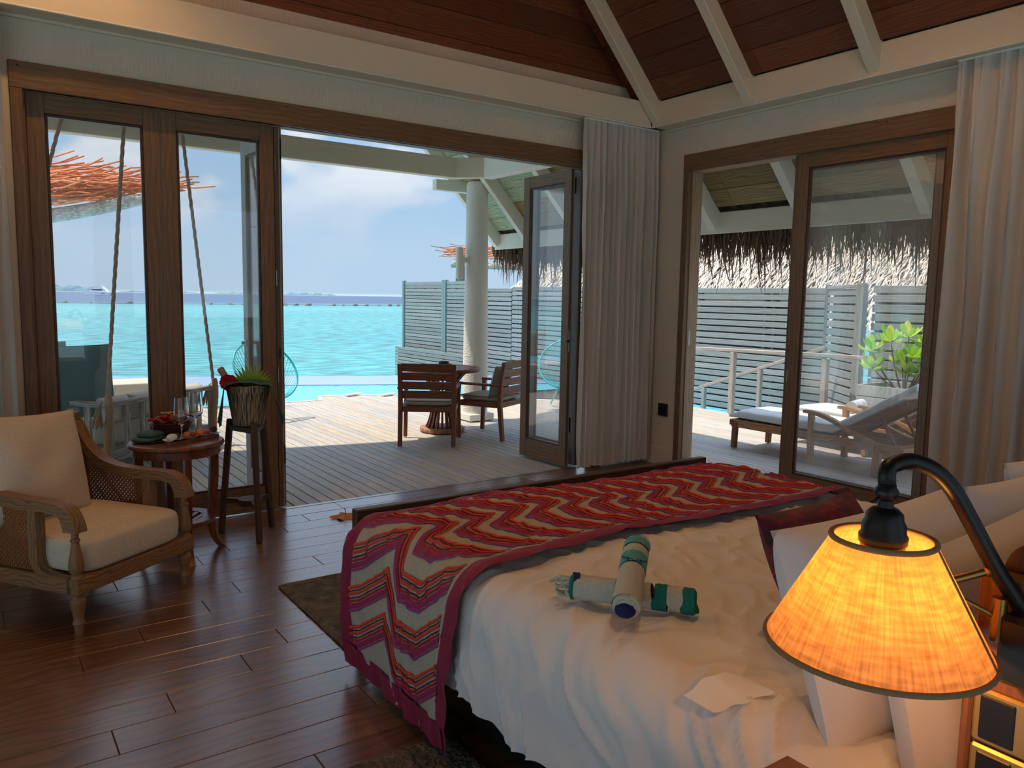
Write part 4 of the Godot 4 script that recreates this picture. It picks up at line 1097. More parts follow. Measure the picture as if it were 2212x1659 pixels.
func side_table() -> void:
	M.mahogany = mat(c8(142, 78, 44), 0.35, T.grain, Vector2(0.8, 1.5), T.fine, 0.01)
	var tx := 0.99
	var tz := -4.82
	var t := thing("side_table", "small round mahogany side table with curved legs and a slatted shelf", "table", Vector3(tx, 0, tz))
	part("top", mb().lathe([Vector2(0, 0.655), Vector2(0.245, 0.655), Vector2(0.262, 0.661), Vector2(0.266, 0.672), Vector2(0.26, 0.684), Vector2(0.25, 0.686), Vector2(0, 0.686)], 48), M.mahogany, t)
	part("apron", mb().lathe([Vector2(0.228, 0.612), Vector2(0.242, 0.612), Vector2(0.242, 0.656), Vector2(0.228, 0.656), Vector2(0.228, 0.612)], 48), M.mahogany, t)
	for k in 4:
		var a := atan2(-4.57 - tz, 1.003 - tx) + PI / 2 * k * -1.0
		var d := Vector3(cos(a), 0, sin(a))
		var pr := smooth_poly([Vector2(0.235, 0.656), Vector2(0.232, 0.45), Vector2(0.213, 0.25), Vector2(0.207, 0.13), Vector2(0.228, 0.05), Vector2(0.262, 0.0)], 5)
		pr.append_array(smooth_poly([Vector2(0.232, 0.0), Vector2(0.20, 0.045), Vector2(0.17, 0.13), Vector2(0.17, 0.25), Vector2(0.183, 0.45), Vector2(0.19, 0.656)], 5))
		part("leg", mb(Vector3.UP).extrude(pr, 0.036, Transform3D(Basis(d, Vector3.UP, d.cross(Vector3.UP)), -d.cross(Vector3.UP) * 0.018)), M.mahogany, t)
	var sh := part("shelf_ring", mb().lathe([Vector2(0.135, 0.205), Vector2(0.205, 0.205), Vector2(0.207, 0.22), Vector2(0.204, 0.228), Vector2(0.135, 0.228), Vector2(0.135, 0.205)], 40), M.mahogany, t)
	for k in range(-2, 3):
		var hw := sqrt(0.145 * 0.145 - pow(k * 0.055, 2))
		part("slat", mb().box(Vector3(0, 0.217, k * 0.055), Vector3(hw * 2, 0.018, 0.032), 0.003, Basis(Vector3.UP, 0.9)) if false else mb(Vector3(0.62, 0, -0.78)).bar(Vector3(k * 0.055 * 0.78, 0.217, k * 0.055 * 0.62) - Vector3(0.62, 0, -0.78) * hw, Vector3(k * 0.055 * 0.78, 0.217, k * 0.055 * 0.62) + Vector3(0.62, 0, -0.78) * hw, 0.032, 0.018), M.mahogany, t)
	# what stands on it
	M.bowl = mat(c8(74, 30, 24), 0.3)
	M.petal = mat(c8(188, 22, 34), 0.6); M.petal.backlight_enabled = true; M.petal.backlight = Color(0.3, 0.02, 0.03)
	var y0 := 0.686
	var bo := thing("fruit_bowl", "dark brown fruit bowl on the side table behind the front glass", "bowl", Vector3(0.985, y0, -4.915))
	part("shell", MB.new().lathe([Vector2(0, 0), Vector2(0.05, 0), Vector2(0.055, 0.008), Vector2(0.088, 0.035), Vector2(0.108, 0.07), Vector2(0.117, 0.096), Vector2(0.121, 0.1), Vector2(0.118, 0.104), Vector2(0.112, 0.096), Vector2(0.10, 0.07), Vector2(0.08, 0.04), Vector2(0, 0.02)], 36), M.bowl, bo)
	var fr := [[-0.05, 0.105, 0.035, 0.036, c8(120, 30, 24), "small dark red fruit at the front left of the bowl"], [0.055, 0.105, 0.03, 0.04, c8(46, 24, 30), "dark plum on the right side of the bowl"], [0.0, 0.10, -0.045, 0.042, c8(170, 120, 60), "tan fruit at the back of the bowl"], [0.03, 0.085, 0.06, 0.034, c8(150, 92, 50), "brownish fruit low at the front of the bowl"], [-0.055, 0.1, -0.02, 0.038, c8(86, 40, 26), "dark fruit at the left of the bowl"]]
	for f in fr:
		var o := thing("fruit", f[5], "fruit", Vector3(0.985 + f[0], y0 + f[1], -4.915 + f[2]), 0, "fruit in the bowl")
		part("flesh", MB.new().ball(Vector3.ZERO, Vector3(f[3], f[3] * 0.94, f[3])), mat(f[4], 0.35), o)
		part("stalk", MB.new().tube([Vector3(0, f[3] * 0.85, 0), Vector3(0.004, f[3] + 0.012, 0.003)], 0.0018, 5), M.oak_dark, o)
	var pet := func(called: String, label: String, c: Vector3, s: float, n: int, m: Material) -> void:
		var o := thing(called, label, "flower", c)
		for k in n:
			var a := TAU * k / n + 0.4
			var d := Vector3(cos(a), 0, sin(a))
			part("petal", MB.new().surf(6, 6, func(u, v):
				var wid: float = sin(v * PI * 0.85 + 0.25) * 0.5 * s
				return d * (v * s) + d.cross(Vector3.UP) * ((u - 0.5) * wid) + Vector3(0, 0.35 * s * sin(v * 2.2) + 0.12 * s * sin(u * 9.0 + k), 0)), m, o)
	pet.call("bougainvillea", "red bougainvillea bracts at the left rim of the bowl", Vector3(0.90, y0 + 0.105, -4.88), 0.052, 7, M.petal)
	pet.call("bougainvillea", "red bougainvillea bracts in the middle of the bowl", Vector3(0.955, y0 + 0.122, -4.862), 0.05, 7, M.petal)
	pet.call("bougainvillea", "red bougainvillea bracts at the right rim of the bowl", Vector3(1.06, y0 + 0.108, -4.96), 0.05, 6, M.petal)
	M.tan = mat(c8(204, 164, 110), 0.8)
	pet.call("dried_flower", "pale tan dried flower on top of the fruit", Vector3(0.965, y0 + 0.14, -4.92), 0.04, 6, M.tan)
	# wine glasses
	M.crystal = mat(Color(0.97, 0.985, 0.98, 0.04), 0.0); M.crystal.transparency = BaseMaterial3D.TRANSPARENCY_ALPHA
	var gp := [Vector2(0, 0), Vector2(0.036, 0), Vector2(0.036, 0.003), Vector2(0.012, 0.006), Vector2(0.0045, 0.014), Vector2(0.0042, 0.085), Vector2(0.006, 0.098), Vector2(0.022, 0.112), Vector2(0.040, 0.132), Vector2(0.0425, 0.15), Vector2(0.039, 0.2), Vector2(0.033, 0.262), Vector2(0.0318, 0.262), Vector2(0.0375, 0.2), Vector2(0.041, 0.15), Vector2(0.0385, 0.134), Vector2(0.02, 0.116), Vector2(0, 0.108)]
	for g in [["wine_glass", "empty wine glass at the front of the side table", Vector3(1.005, y0, -4.745)], ["wine_glass", "empty wine glass at the back right of the side table", Vector3(1.135, y0, -4.965)]]:
		var o := thing(g[0], g[1], "glass", g[2], 0, "wine glasses")
		part("bowl_and_stem", MB.new().lathe(gp, 36), M.crystal_solid, o)
	# plates with folded napkins
	M.napkin = mat(c8(84, 116, 110), 0.85, T.weave, Vector2(18, 18))
	M.porcelain = mat(c8(222, 220, 214), 0.2)
	M.wood_plate = mat(c8(70, 44, 32), 0.5)
	var plt := thing("plate", "flat dark plate under the green napkins on the side table", "plate", Vector3(0.862, y0, -4.862))
	part("dish", MB.new().lathe([Vector2(0, 0), Vector2(0.07, 0), Vector2(0.104, 0.008), Vector2(0.107, 0.011), Vector2(0.104, 0.013), Vector2(0.07, 0.006), Vector2(0, 0.006)], 36), M.wood_plate, plt)
	var cut := thing("cutlery", "silver knife tip peeping out from the napkins", "cutlery", Vector3(0.955, y0 + 0.017, -4.84), 0.5)
	part("blade", mb().box(Vector3(0, 0.002, 0), Vector3(0.10, 0.003, 0.016), 0.001), M.chrome, cut)
	var n1 := thing("napkin", "folded sage green napkin, lower of the pair on the plate", "napkin", Vector3(0.855, y0 + 0.0135, -4.86), 0.75)
	part("cloth", MB.new().slab(0.19, 0.017, 0.125, 0.008, Transform3D.IDENTITY, 0.003), M.napkin, n1)
	var n2 := thing("napkin", "folded sage green napkin, upper of the pair on the plate", "napkin", Vector3(0.872, y0 + 0.034, -4.865), 0.68)
	part("cloth", MB.new().slab(0.165, 0.026, 0.11, 0.0125, Transform3D.IDENTITY, 0.006), M.napkin, n2)
	# the serving board
	var ang := atan2(-(-4.862 + 4.69), 1.235 - 0.905)
	var bc := Vector3(1.07, y0, -4.776)
	var B := Basis(Vector3.UP, ang)
	var bd := thing("serving_board", "long wooden serving board with fruit and cured meat", "board", bc, ang)
	var out := PackedVector2Array()
	for k in 28:
		var q := TAU * k / 28
		out.append(Vector2(signf(cos(q)) * pow(absf(cos(q)), 0.6) * 0.185, signf(sin(q)) * pow(absf(sin(q)), 0.7) * 0.047))
	part("plank", mb().extrude(out, 0.018, Transform3D(Basis(Vector3.RIGHT, Vector3(0, 0, -1), Vector3.UP), Vector3.ZERO)), M.mahogany, bd)
	M.paper = mat(c8(226, 224, 216), 0.8)
	var pp := solo("paper", MB.new().surf(24, 6, func(u, v): return bc + B * Vector3((u - 0.5) * 0.35, 0.0205 + 0.006 * absf(sin(u * 19.0)) * (1 if v > 0.6 else 0.3) + 0.008 * pow(absf(v - 0.5) * 2.0, 3), (v - 0.5) * 0.088)), M.paper, "crumpled white paper lining the serving board", "paper")
	var food := [[-0.145, 0.016, c8(230, 226, 218), "white roll at the near end of the serving board", Vector3(0.035, 0.02, 0.024)], [-0.11, 0.018, c8(52, 34, 40), "dark fig beside the white roll", Vector3(0.02, 0.018, 0.018)], [-0.045, 0.016, c8(212, 120, 44), "orange apricot half, left of two on the board", Vector3(0.024, 0.018, 0.02)], [0.0, 0.012, c8(168, 64, 52), "slice of cured meat between the apricots", Vector3(0.034, 0.013, 0.022)], [0.05, 0.017, c8(214, 126, 48), "orange apricot half, right of two on the board", Vector3(0.025, 0.018, 0.02)], [0.10, 0.012, c8(160, 60, 54), "slice of cured meat toward the far end of the board", Vector3(0.034, 0.013, 0.022)], [0.15, 0.02, c8(44, 30, 36), "dark fig at the far end of the serving board", Vector3(0.022, 0.021, 0.02)]]
	for f in food:
		var o := thing("morsel", f[3], "food", bc + B * Vector3(f[0], 0.026 + f[1], 0.004), ang, "food on the serving board")
		part("piece", MB.new().ball(Vector3.ZERO, f[4], 12, 8), mat(f[2], 0.45), o)
	for q in [[Vector3(1.025, y0, -4.80), 0.3, "tan folded wafer standing behind the near end of the board"], [Vector3(1.145, y0, -4.895), 0.7, "tan folded wafer standing behind the far end of the board"]]:
		var o := thing("wafer", q[2], "food", q[0], q[1], "wafers on the side table")
		part("fold", MB.new().extrude(PackedVector2Array([Vector2(-0.045, 0), Vector2(0.045, 0), Vector2(0.03, 0.022), Vector2(0.004, 0.046), Vector2(-0.022, 0.03)]), 0.004, xf(Vector3.ZERO, Vector3(-0.5, 0, 0))), M.tan, o)
		part("back_fold", MB.new().extrude(PackedVector2Array([Vector2(-0.04, 0), Vector2(0.05, 0), Vector2(0.02, 0.03), Vector2(-0.01, 0.04)]), 0.004, xf(Vector3(0, 0, -0.03), Vector3(0.5, 0, 0))), M.tan, o)

func ice_bucket() -> void:
	M.rustic = mat(c8(118, 78, 48), 0.55, T.streak, Vector2(1.2, 9.0), T.fine, 0.05)
	M.whitewash = mat(c8(206, 176, 136), 0.6, T.streak_hi, Vector2(2.6, 14.0))
	var c := Vector3(1.464, 0, -5.003)
	var s := thing("bucket_stand", "tall three-legged rustic wooden stand holding the ice bucket", "stand", c)
	var feet := [Vector3(-0.014, 0, 0.223), Vector3(0.165, 0, -0.087), Vector3(-0.150, 0, -0.136)]
	var hub := Vector3(0, 0.215, 0)
	for k in 3:
		var f: Vector3 = feet[k]
		var top := f * 0.62 + Vector3(0, 0.75, 0)
		part("leg", mb(Vector3.UP).bar(f, top, 0.036, 0.036, 0.006, Vector3(f.x, 0, f.z).normalized()), M.rustic, s)
		part("spoke", mb().bar(hub, f * 0.9 + hub, 0.03, 0.035, 0.004), M.rustic, s)
		part("upper_rail", mb().bar(feet[k] * 0.63 + Vector3(0, 0.695, 0), feet[(k + 1) % 3] * 0.63 + Vector3(0, 0.695, 0), 0.024, 0.035, 0.004), M.rustic, s)
	part("disc", mb().lathe([Vector2(0, 0.196), Vector2(0.072, 0.196), Vector2(0.076, 0.205), Vector2(0.075, 0.236), Vector2(0, 0.236)], 24), M.rustic, s)
	var b := thing("ice_bucket", "whitewashed wooden ice bucket on the tall stand", "bucket", c + Vector3(0, 0.722, 0))
	part("shell", mb(Vector3.UP, Vector2.ZERO).lathe([Vector2(0, 0), Vector2(0.094, 0), Vector2(0.098, 0.01), Vector2(0.134, 0.243), Vector2(0.134, 0.25)], 40), M.whitewash, b)
	part("liner", MB.new().lathe([Vector2(0.134, 0.25), Vector2(0.137, 0.256), Vector2(0.134, 0.261), Vector2(0.128, 0.256), Vector2(0.095, 0.04), Vector2(0, 0.03)], 40), M.chrome, b)
	M.green_cloth = mat(c8(60, 98, 88), 0.85, T.weave, Vector2(18, 18))
	var cl := thing("towel_cloth", "dark green napkin draped over the ice bucket's rim", "napkin", c + Vector3(0, 0.722, 0))
	# a square cloth over the mouth with corners that hang at both sides; ux runs across the view
	var ux := Vector3(0.96, 0, 0.28)
	var uz := Vector3(-0.28, 0, 0.96)
	part("cloth", MB.new().surf(48, 30, func(u, v):
		var a: float = (u - 0.5) * 0.72
		var w: float = (v - 0.5) * 0.30 + 0.02
		var r := Vector2(a, w).length()
		var y: float = 0.268 + 0.012 * sin(a * 26.0 + w * 9.0) * smoothstep(0.15, 0.05, r) + 0.016 * smoothstep(0.12, 0.02, absf(a + 0.03))
		var ax := a
		if absf(a) > 0.132:
			var h: float = absf(a) - 0.132
			ax = signf(a) * (0.140 + h * (0.14 if a < 0 else 0.30))
			y = 0.262 - h * 0.98 - 0.25 * h * absf(w) * 4.0
			w = w * (1.0 - h * 1.4) + 0.012 * sin(w * 55.0 + 1.0) * h * 4.0
			ax += 0.012 * sin(w * 60.0) * h * 5.0 * signf(a)
		if a < -0.13: w += 0.03
		return ux * ax + uz * w + Vector3(0, y, 0)), M.green_cloth, cl)
	# bottle, palm tip and flower
	M.bottle = mat(c8(30, 44, 28), 0.15)
	M.foil = mat(c8(168, 124, 76), 0.45); M.foil.metallic = 0.3
	var bt := thing("bottle", "bottle with tan foil neck leaning out of the ice bucket", "bottle", c + ux * -0.005 + Vector3(0, 0.80, 0) + uz * -0.01)
	var lean := Basis(uz.normalized(), 0.52)
	part("glass_body", MB.new().lathe([Vector2(0, 0), Vector2(0.04, 0), Vector2(0.042, 0.02), Vector2(0.042, 0.10), Vector2(0.03, 0.15), Vector2(0.018, 0.18)], 20, Transform3D(lean, Vector3.ZERO)), M.bottle, bt)
	part("foil_neck", MB.new().lathe([Vector2(0.0185, 0.17), Vector2(0.0175, 0.22), Vector2(0.0165, 0.262), Vector2(0.021, 0.266), Vector2(0.022, 0.28), Vector2(0.0195, 0.284), Vector2(0.0215, 0.292), Vector2(0.022, 0.315), Vector2(0.017, 0.325), Vector2(0, 0.327)], 20, Transform3D(lean, Vector3.ZERO)), M.foil, bt)
	M.palm = mat(c8(128, 150, 44), 0.6); M.palm.backlight_enabled = true; M.palm.backlight = Color(0.4, 0.5, 0.1)
	var pa := thing("palm_tip", "green palm frond tip fanned out behind the bottle", "leaf", c + Vector3(0, 0.96, 0) + ux * 0.02 + uz * -0.05)
	for k in 13:
		var t := (k - 5.0) / 6.0
		var ang := t * 1.05
		var d := (Vector3.UP * cos(ang) + ux * sin(ang)).normalized()
		var o := ux * (0.006 * k - 0.03)
		var l := 0.155 - 0.05 * absf(t)
		part("leaflet", MB.new().surf(2, 8, func(u, v):
			return o + d * (v * l) + d.cross(uz).normalized() * ((u - 0.5) * 0.019 * sin(v * PI * 0.9 + 0.28)) + uz * (0.006 * (1.0 - absf(u - 0.5) * 2.0))), M.palm, pa)
	var fw := thing("hibiscus", "red frilled flower beside the bottle neck on the bucket's edge", "flower", c + ux * -0.115 + uz * 0.03 + Vector3(0, 0.995, 0))
	for k in 9:
		var a := TAU * k / 9
		var d := (ux * cos(a) + Vector3.UP * sin(a) * 0.8 + uz * 0.25).normalized()
		part("petal", MB.new().surf(8, 6, func(u, v):
			return d * (v * 0.052) + d.cross(uz).normalized() * ((u - 0.5) * 0.04 * (0.3 + v)) + uz * (0.006 * sin(u * 22.0 + k) * v + 0.01 * v)), M.petal, fw)
	part("blade", MB.new().tube(smooth3([Vector3(0, 0, 0), ux * -0.03 + Vector3(0, 0.035, 0), ux * -0.09 + Vector3(0, 0.055, 0)]), [0.004] + [0.0035, 0.003, 0.003, 0.003, 0.003, 0.0025, 0.002, 0.002, 0.0015, 0.001, 0.001, 0.0005], 5), M.palm, fw)

func bed_y(x: float, z: float) -> float:  # height of the made bed's top
	var y := 0.655
	y -= 0.055 * smoothstep(-2.72, -2.98, z)
	y += 0.022 * exp(-pow((x - 1.95) / 0.35, 2)) - 0.012 * exp(-pow((x - 2.6) / 0.3, 2)) * exp(-pow((z + 2.4) / 0.4, 2))
	return y

func across(t: float, z: float, off := 0.0) -> Vector3:  # t: way over the bed from the near hem, over the top, to the far hem (metres)
	var xl := 1.262
	var h := bed_y(1.5, z)
	var R := 0.13
	var yh := 0.06
	var l1 := h - R - yh
	var l2 := R * PI / 2
	var l3 := 3.44 - xl - 2 * R
	var p := Vector2.ZERO
	var n := Vector2.ZERO
	if t < l1:
		p = Vector2(xl - 0.018 * sin(t / l1 * PI), yh + t); n = Vector2(-1, 0)
	elif t < l1 + l2:
		var a := (t - l1) / R
		p = Vector2(xl + R - R * cos(a), h - R + R * sin(a)); n = Vector2(-cos(a), sin(a))
	elif t < l1 + l2 + l3:
		var x := xl + R + t - l1 - l2
		p = Vector2(x, lerpf(h, bed_y(x, z), smoothstep(0.0, 0.2, t - l1 - l2) * smoothstep(0.0, 0.2, l1 + l2 + l3 - t))); n = Vector2(0, 1)
	elif t < l1 + 2 * l2 + l3:
		var a := (t - l1 - l2 - l3) / R
		p = Vector2(3.44 - R + R * sin(a), h - R + R * cos(a)); n = Vector2(sin(a), cos(a))
	else:
		p = Vector2(3.44, h - R - (t - l1 - 2 * l2 - l3)); n = Vector2(1, 0)
	p += n * off
	return Vector3(p.x, p.y, z)

func bed() -> void:
	# frame
	var fb := thing("bed", "dark oak bed with a low plain footboard", "bed", Vector3.ZERO)
	part("footboard", mb().box(Vector3(2.405, 0.42, -3.018), Vector3(2.18, 0.46, 0.046), 0.004), M.oak_bed, fb)
	for x in [1.342, 3.468]: part("leg", mb(Vector3.UP).lathe([Vector2(0, 0), Vector2(0.02, 0), Vector2(0.024, 0.012), Vector2(0.022, 0.03), Vector2(0.03, 0.12), Vector2(0.032, 0.135), Vector2(0.04, 0.142), Vector2(0.04, 0.15), Vector2(0.033, 0.157), Vector2(0.042, 0.17), Vector2(0.042, 0.185), Vector2(0.034, 0.2)], 18, xf(Vector3(x, 0, -3.01))), M.oak_bed, fb)
	for x in [1.40, 3.40]: part("side_rail", mb(Vector3.BACK).box(Vector3(x, 0.16, -1.75), Vector3(0.04, 0.18, 2.46), 0.004), M.black, fb)  # rails and base are black: shade under the bed put into the colour
	part("base", mb().box(Vector3(2.4, 0.13, -1.75), Vector3(1.9, 0.22, 2.4), 0.01), M.black, fb)
	var mt := thing("mattress", "thick mattress under the duvet", "mattress", Vector3.ZERO)
	part("body", MB.new().slab(2.05, 0.34, 2.42, 0.06, xf(Vector3(2.4, 0.255, -1.745)), 0.0), M.sheet, mt)
	# duvet
	var w1 := noise(1.0, 3, 51)
	var w2 := noise(1.0, 2, 52)
	var dv := thing("duvet", "white cotton duvet spread over the bed, creased along its hanging side", "duvet", Vector3.ZERO)
	part("cover", MB.new().surf(230, 190, func(u, v):
		var z: float = lerpf(-2.96, -0.62, v)
		var t: float = lerpf(0.215 + 0.022 * w1.get_noise_2d(z * 3.0, 2.0), 2.98, u)
		var p := across(t, z, -0.012)
		var q := across(t + 0.01, z, -0.012)
		var tg := (q - p).normalized()
		var n := Vector3(-tg.y, tg.x, 0)
		var edge: float = smoothstep(1.15, 0.45, t)                    # the hanging side and its shoulder
		var far: float = smoothstep(2.2, 2.7, t)
		var run := smoothstep(-2.35, -2.02, z)                         # pressed flat under the runner
		var gath: float = w2.get_noise_2d(z * 5.5 + t * 2.0 + 1.2 * w1.get_noise_2d(t * 1.2, z * 1.0), t * 0.8)
		var ridge: float = pow(1.0 - absf(gath), 3.0)
		var d := run * edge * (0.024 * ridge - 0.006 + 0.018 * w1.get_noise_2d(z * 2.5, t * 2.0))
		d += run * smoothstep(-2.0, -1.6, z) * smoothstep(0.35, 0.75, t) * 0.022 * w1.get_noise_2d(z * 1.8, t * 1.6)
		d += run * (1.0 - edge) * (0.014 * pow(1.0 - absf(w2.get_noise_2d(z * 2.2 + t * 5.0, t * 1.2 - z * 3.4)), 4.0))
		d += run * 0.02 * smoothstep(0.3, 0.7, t) * (1.0 - far) * smoothstep(-2.08, -1.9, z)
		d += 0.02 * edge * smoothstep(-2.06, -1.9, z)
		if t < 0.5: d += run * 0.018 * sin(z * 21.0 + 2.0 * w1.get_noise_2d(z * 3.0, 1.0)) * (0.5 - t) * 1.6
		return p + n * d, 3.0, 2.4, true), M.sheet, dv)
	runner()
	# rolled towels crossed on the duvet
	M.towel = mat(c8(206, 208, 192), 0.95, T.weave, Vector2(14, 14), T.weave, 0.2)
	M.towel_teal = mat(c8(22, 128, 118), 0.95, T.weave, Vector2(14, 14), T.weave, 0.2)
	M.towel_pale = mat(c8(96, 178, 176), 0.95, T.weave, Vector2(14, 14), T.weave, 0.2)
	M.towel_navy = mat(c8(22, 40, 96), 0.9, T.weave, Vector2(14, 14))
	M.ink = mat(c8(20, 60, 96), 0.9)
	var roll := func(called: String, label: String, a: Vector3, b: Vector3, r: float, bands: Array, under: Material) -> Node3D:
		var o := thing(called, label, "towel", Vector3.ZERO, 0, "rolled towels")
		var d := (b - a)
		for q in bands:
			var pts := []
			for k in 9: pts.append(a + d * lerpf(q[0], q[1], k / 8.0) + Vector3(0, 0.0012 * sin(k * 2.1 + q[0] * 30.0), 0))
			part(q[3], MB.new().tube(pts, r + q[4], 28, false), q[2], o)
		for e in [0.0, 1.0]:  # spiral of the roll in both ends
			var c: Vector3 = a + d * e
			var x: Vector3 = d.normalized()
			var s := x.cross(Vector3.UP).normalized()
			var up := s.cross(x)
			var sp := []
			for k in 60:
				var t := k / 59.0
				sp.append(c + (s * cos(t * TAU * 3.2) + up * sin(t * TAU * 3.2)) * r * (0.12 + 0.83 * t) + x * (0.004 if e > 0.5 else -0.004))
			part("rolled_end", MB.new().tube(sp, 0.0075, 6), under, o)
			part("core", MB.new().tube([c - x * 0.002, c + x * 0.002], r * 0.95, 20), under, o)
		return o
	var ty := 0.695
	var r1 := 0.036
	var ta := Vector3(1.40, ty + r1, -1.66)
	var tb := Vector3(1.60, ty + r1, -1.40)
	var rl: Node3D = roll.call("rolled_towel", "rolled white towel with two teal stripes, lying under the other", ta, tb, r1, [[0.0, 0.37, M.towel, "white_band", 0.0], [0.37, 0.5, M.towel_teal, "teal_band", 0.0005], [0.5, 0.68, M.towel, "white_band", 0.0], [0.68, 0.80, M.towel_teal, "teal_band", 0.0005], [0.80, 0.93, M.towel, "white_band", 0.0], [0.93, 1.0, M.towel_teal, "teal_band", 0.0008]], M.towel_teal)
	var fr := MB.new()
	for k in 9:
		var a := TAU * k / 9
		fr.tube(smooth3([ta + Vector3(-0.004, 0.022 * sin(a), 0.02 * cos(a)), ta + Vector3(-0.025, 0.026 * sin(a), -0.02 + 0.03 * cos(a)), ta + Vector3(-0.036 - 0.012 * sin(a * 3.0), 0.018 * sin(a), -0.03 + 0.03 * cos(a))], 4), 0.0055, 5)
	part("knotted_fringe", fr, M.towel, rl)
	part("navy_hem", MB.new().tube([ta + Vector3(-0.006, 0.012, -0.004), ta + Vector3(0.01, 0.012, 0.01)], r1 * 0.8, 14), M.towel_navy, rl)
	var ua := Vector3(1.40, ty + 0.052, -1.45)
	var ub := Vector3(1.61, ty + 0.125, -1.63)
	var ru2: Node3D = roll.call("rolled_towel", "rolled white towel with pale teal bands, propped across the other", ua, ub, 0.038, [[0.0, 0.52, M.towel, "white_band", 0.0], [0.52, 0.76, M.towel_pale, "pale_teal_band", 0.0008], [0.76, 0.88, M.towel, "white_band", 0.0], [0.88, 1.0, M.towel_pale, "pale_teal_band", 0.0006]], M.towel)
	part("navy_lining", MB.new().ball(ua + (ub - ua) * 0.01 + Vector3(0, -0.012, 0), Vector3(0.033, 0.024, 0.03), 12, 8), M.towel_navy, ru2)
	var tx := TextMesh.new()
	tx.text = "oo-Islan"; tx.font_size = 16; tx.pixel_size = 0.0012; tx.depth = 0.002; tx.curve_step = 2.0
	var dd := (ub - ua).normalized()
	var side := Vector3.UP.cross(dd).normalized()
	var nn := (Vector3(0, 1.55, 0) - (ua + ub) / 2).normalized()
	nn = (nn - dd * nn.dot(dd)).normalized()
	var word := MeshInstance3D.new()
	word.name = "lettering"; word.mesh = tx; tx.material = M.ink
	ru2.add_child(word, true)
	word.transform = Transform3D(Basis(dd.cross(nn), dd, nn), ua + (ub - ua) * 0.57 + nn * 0.0375)

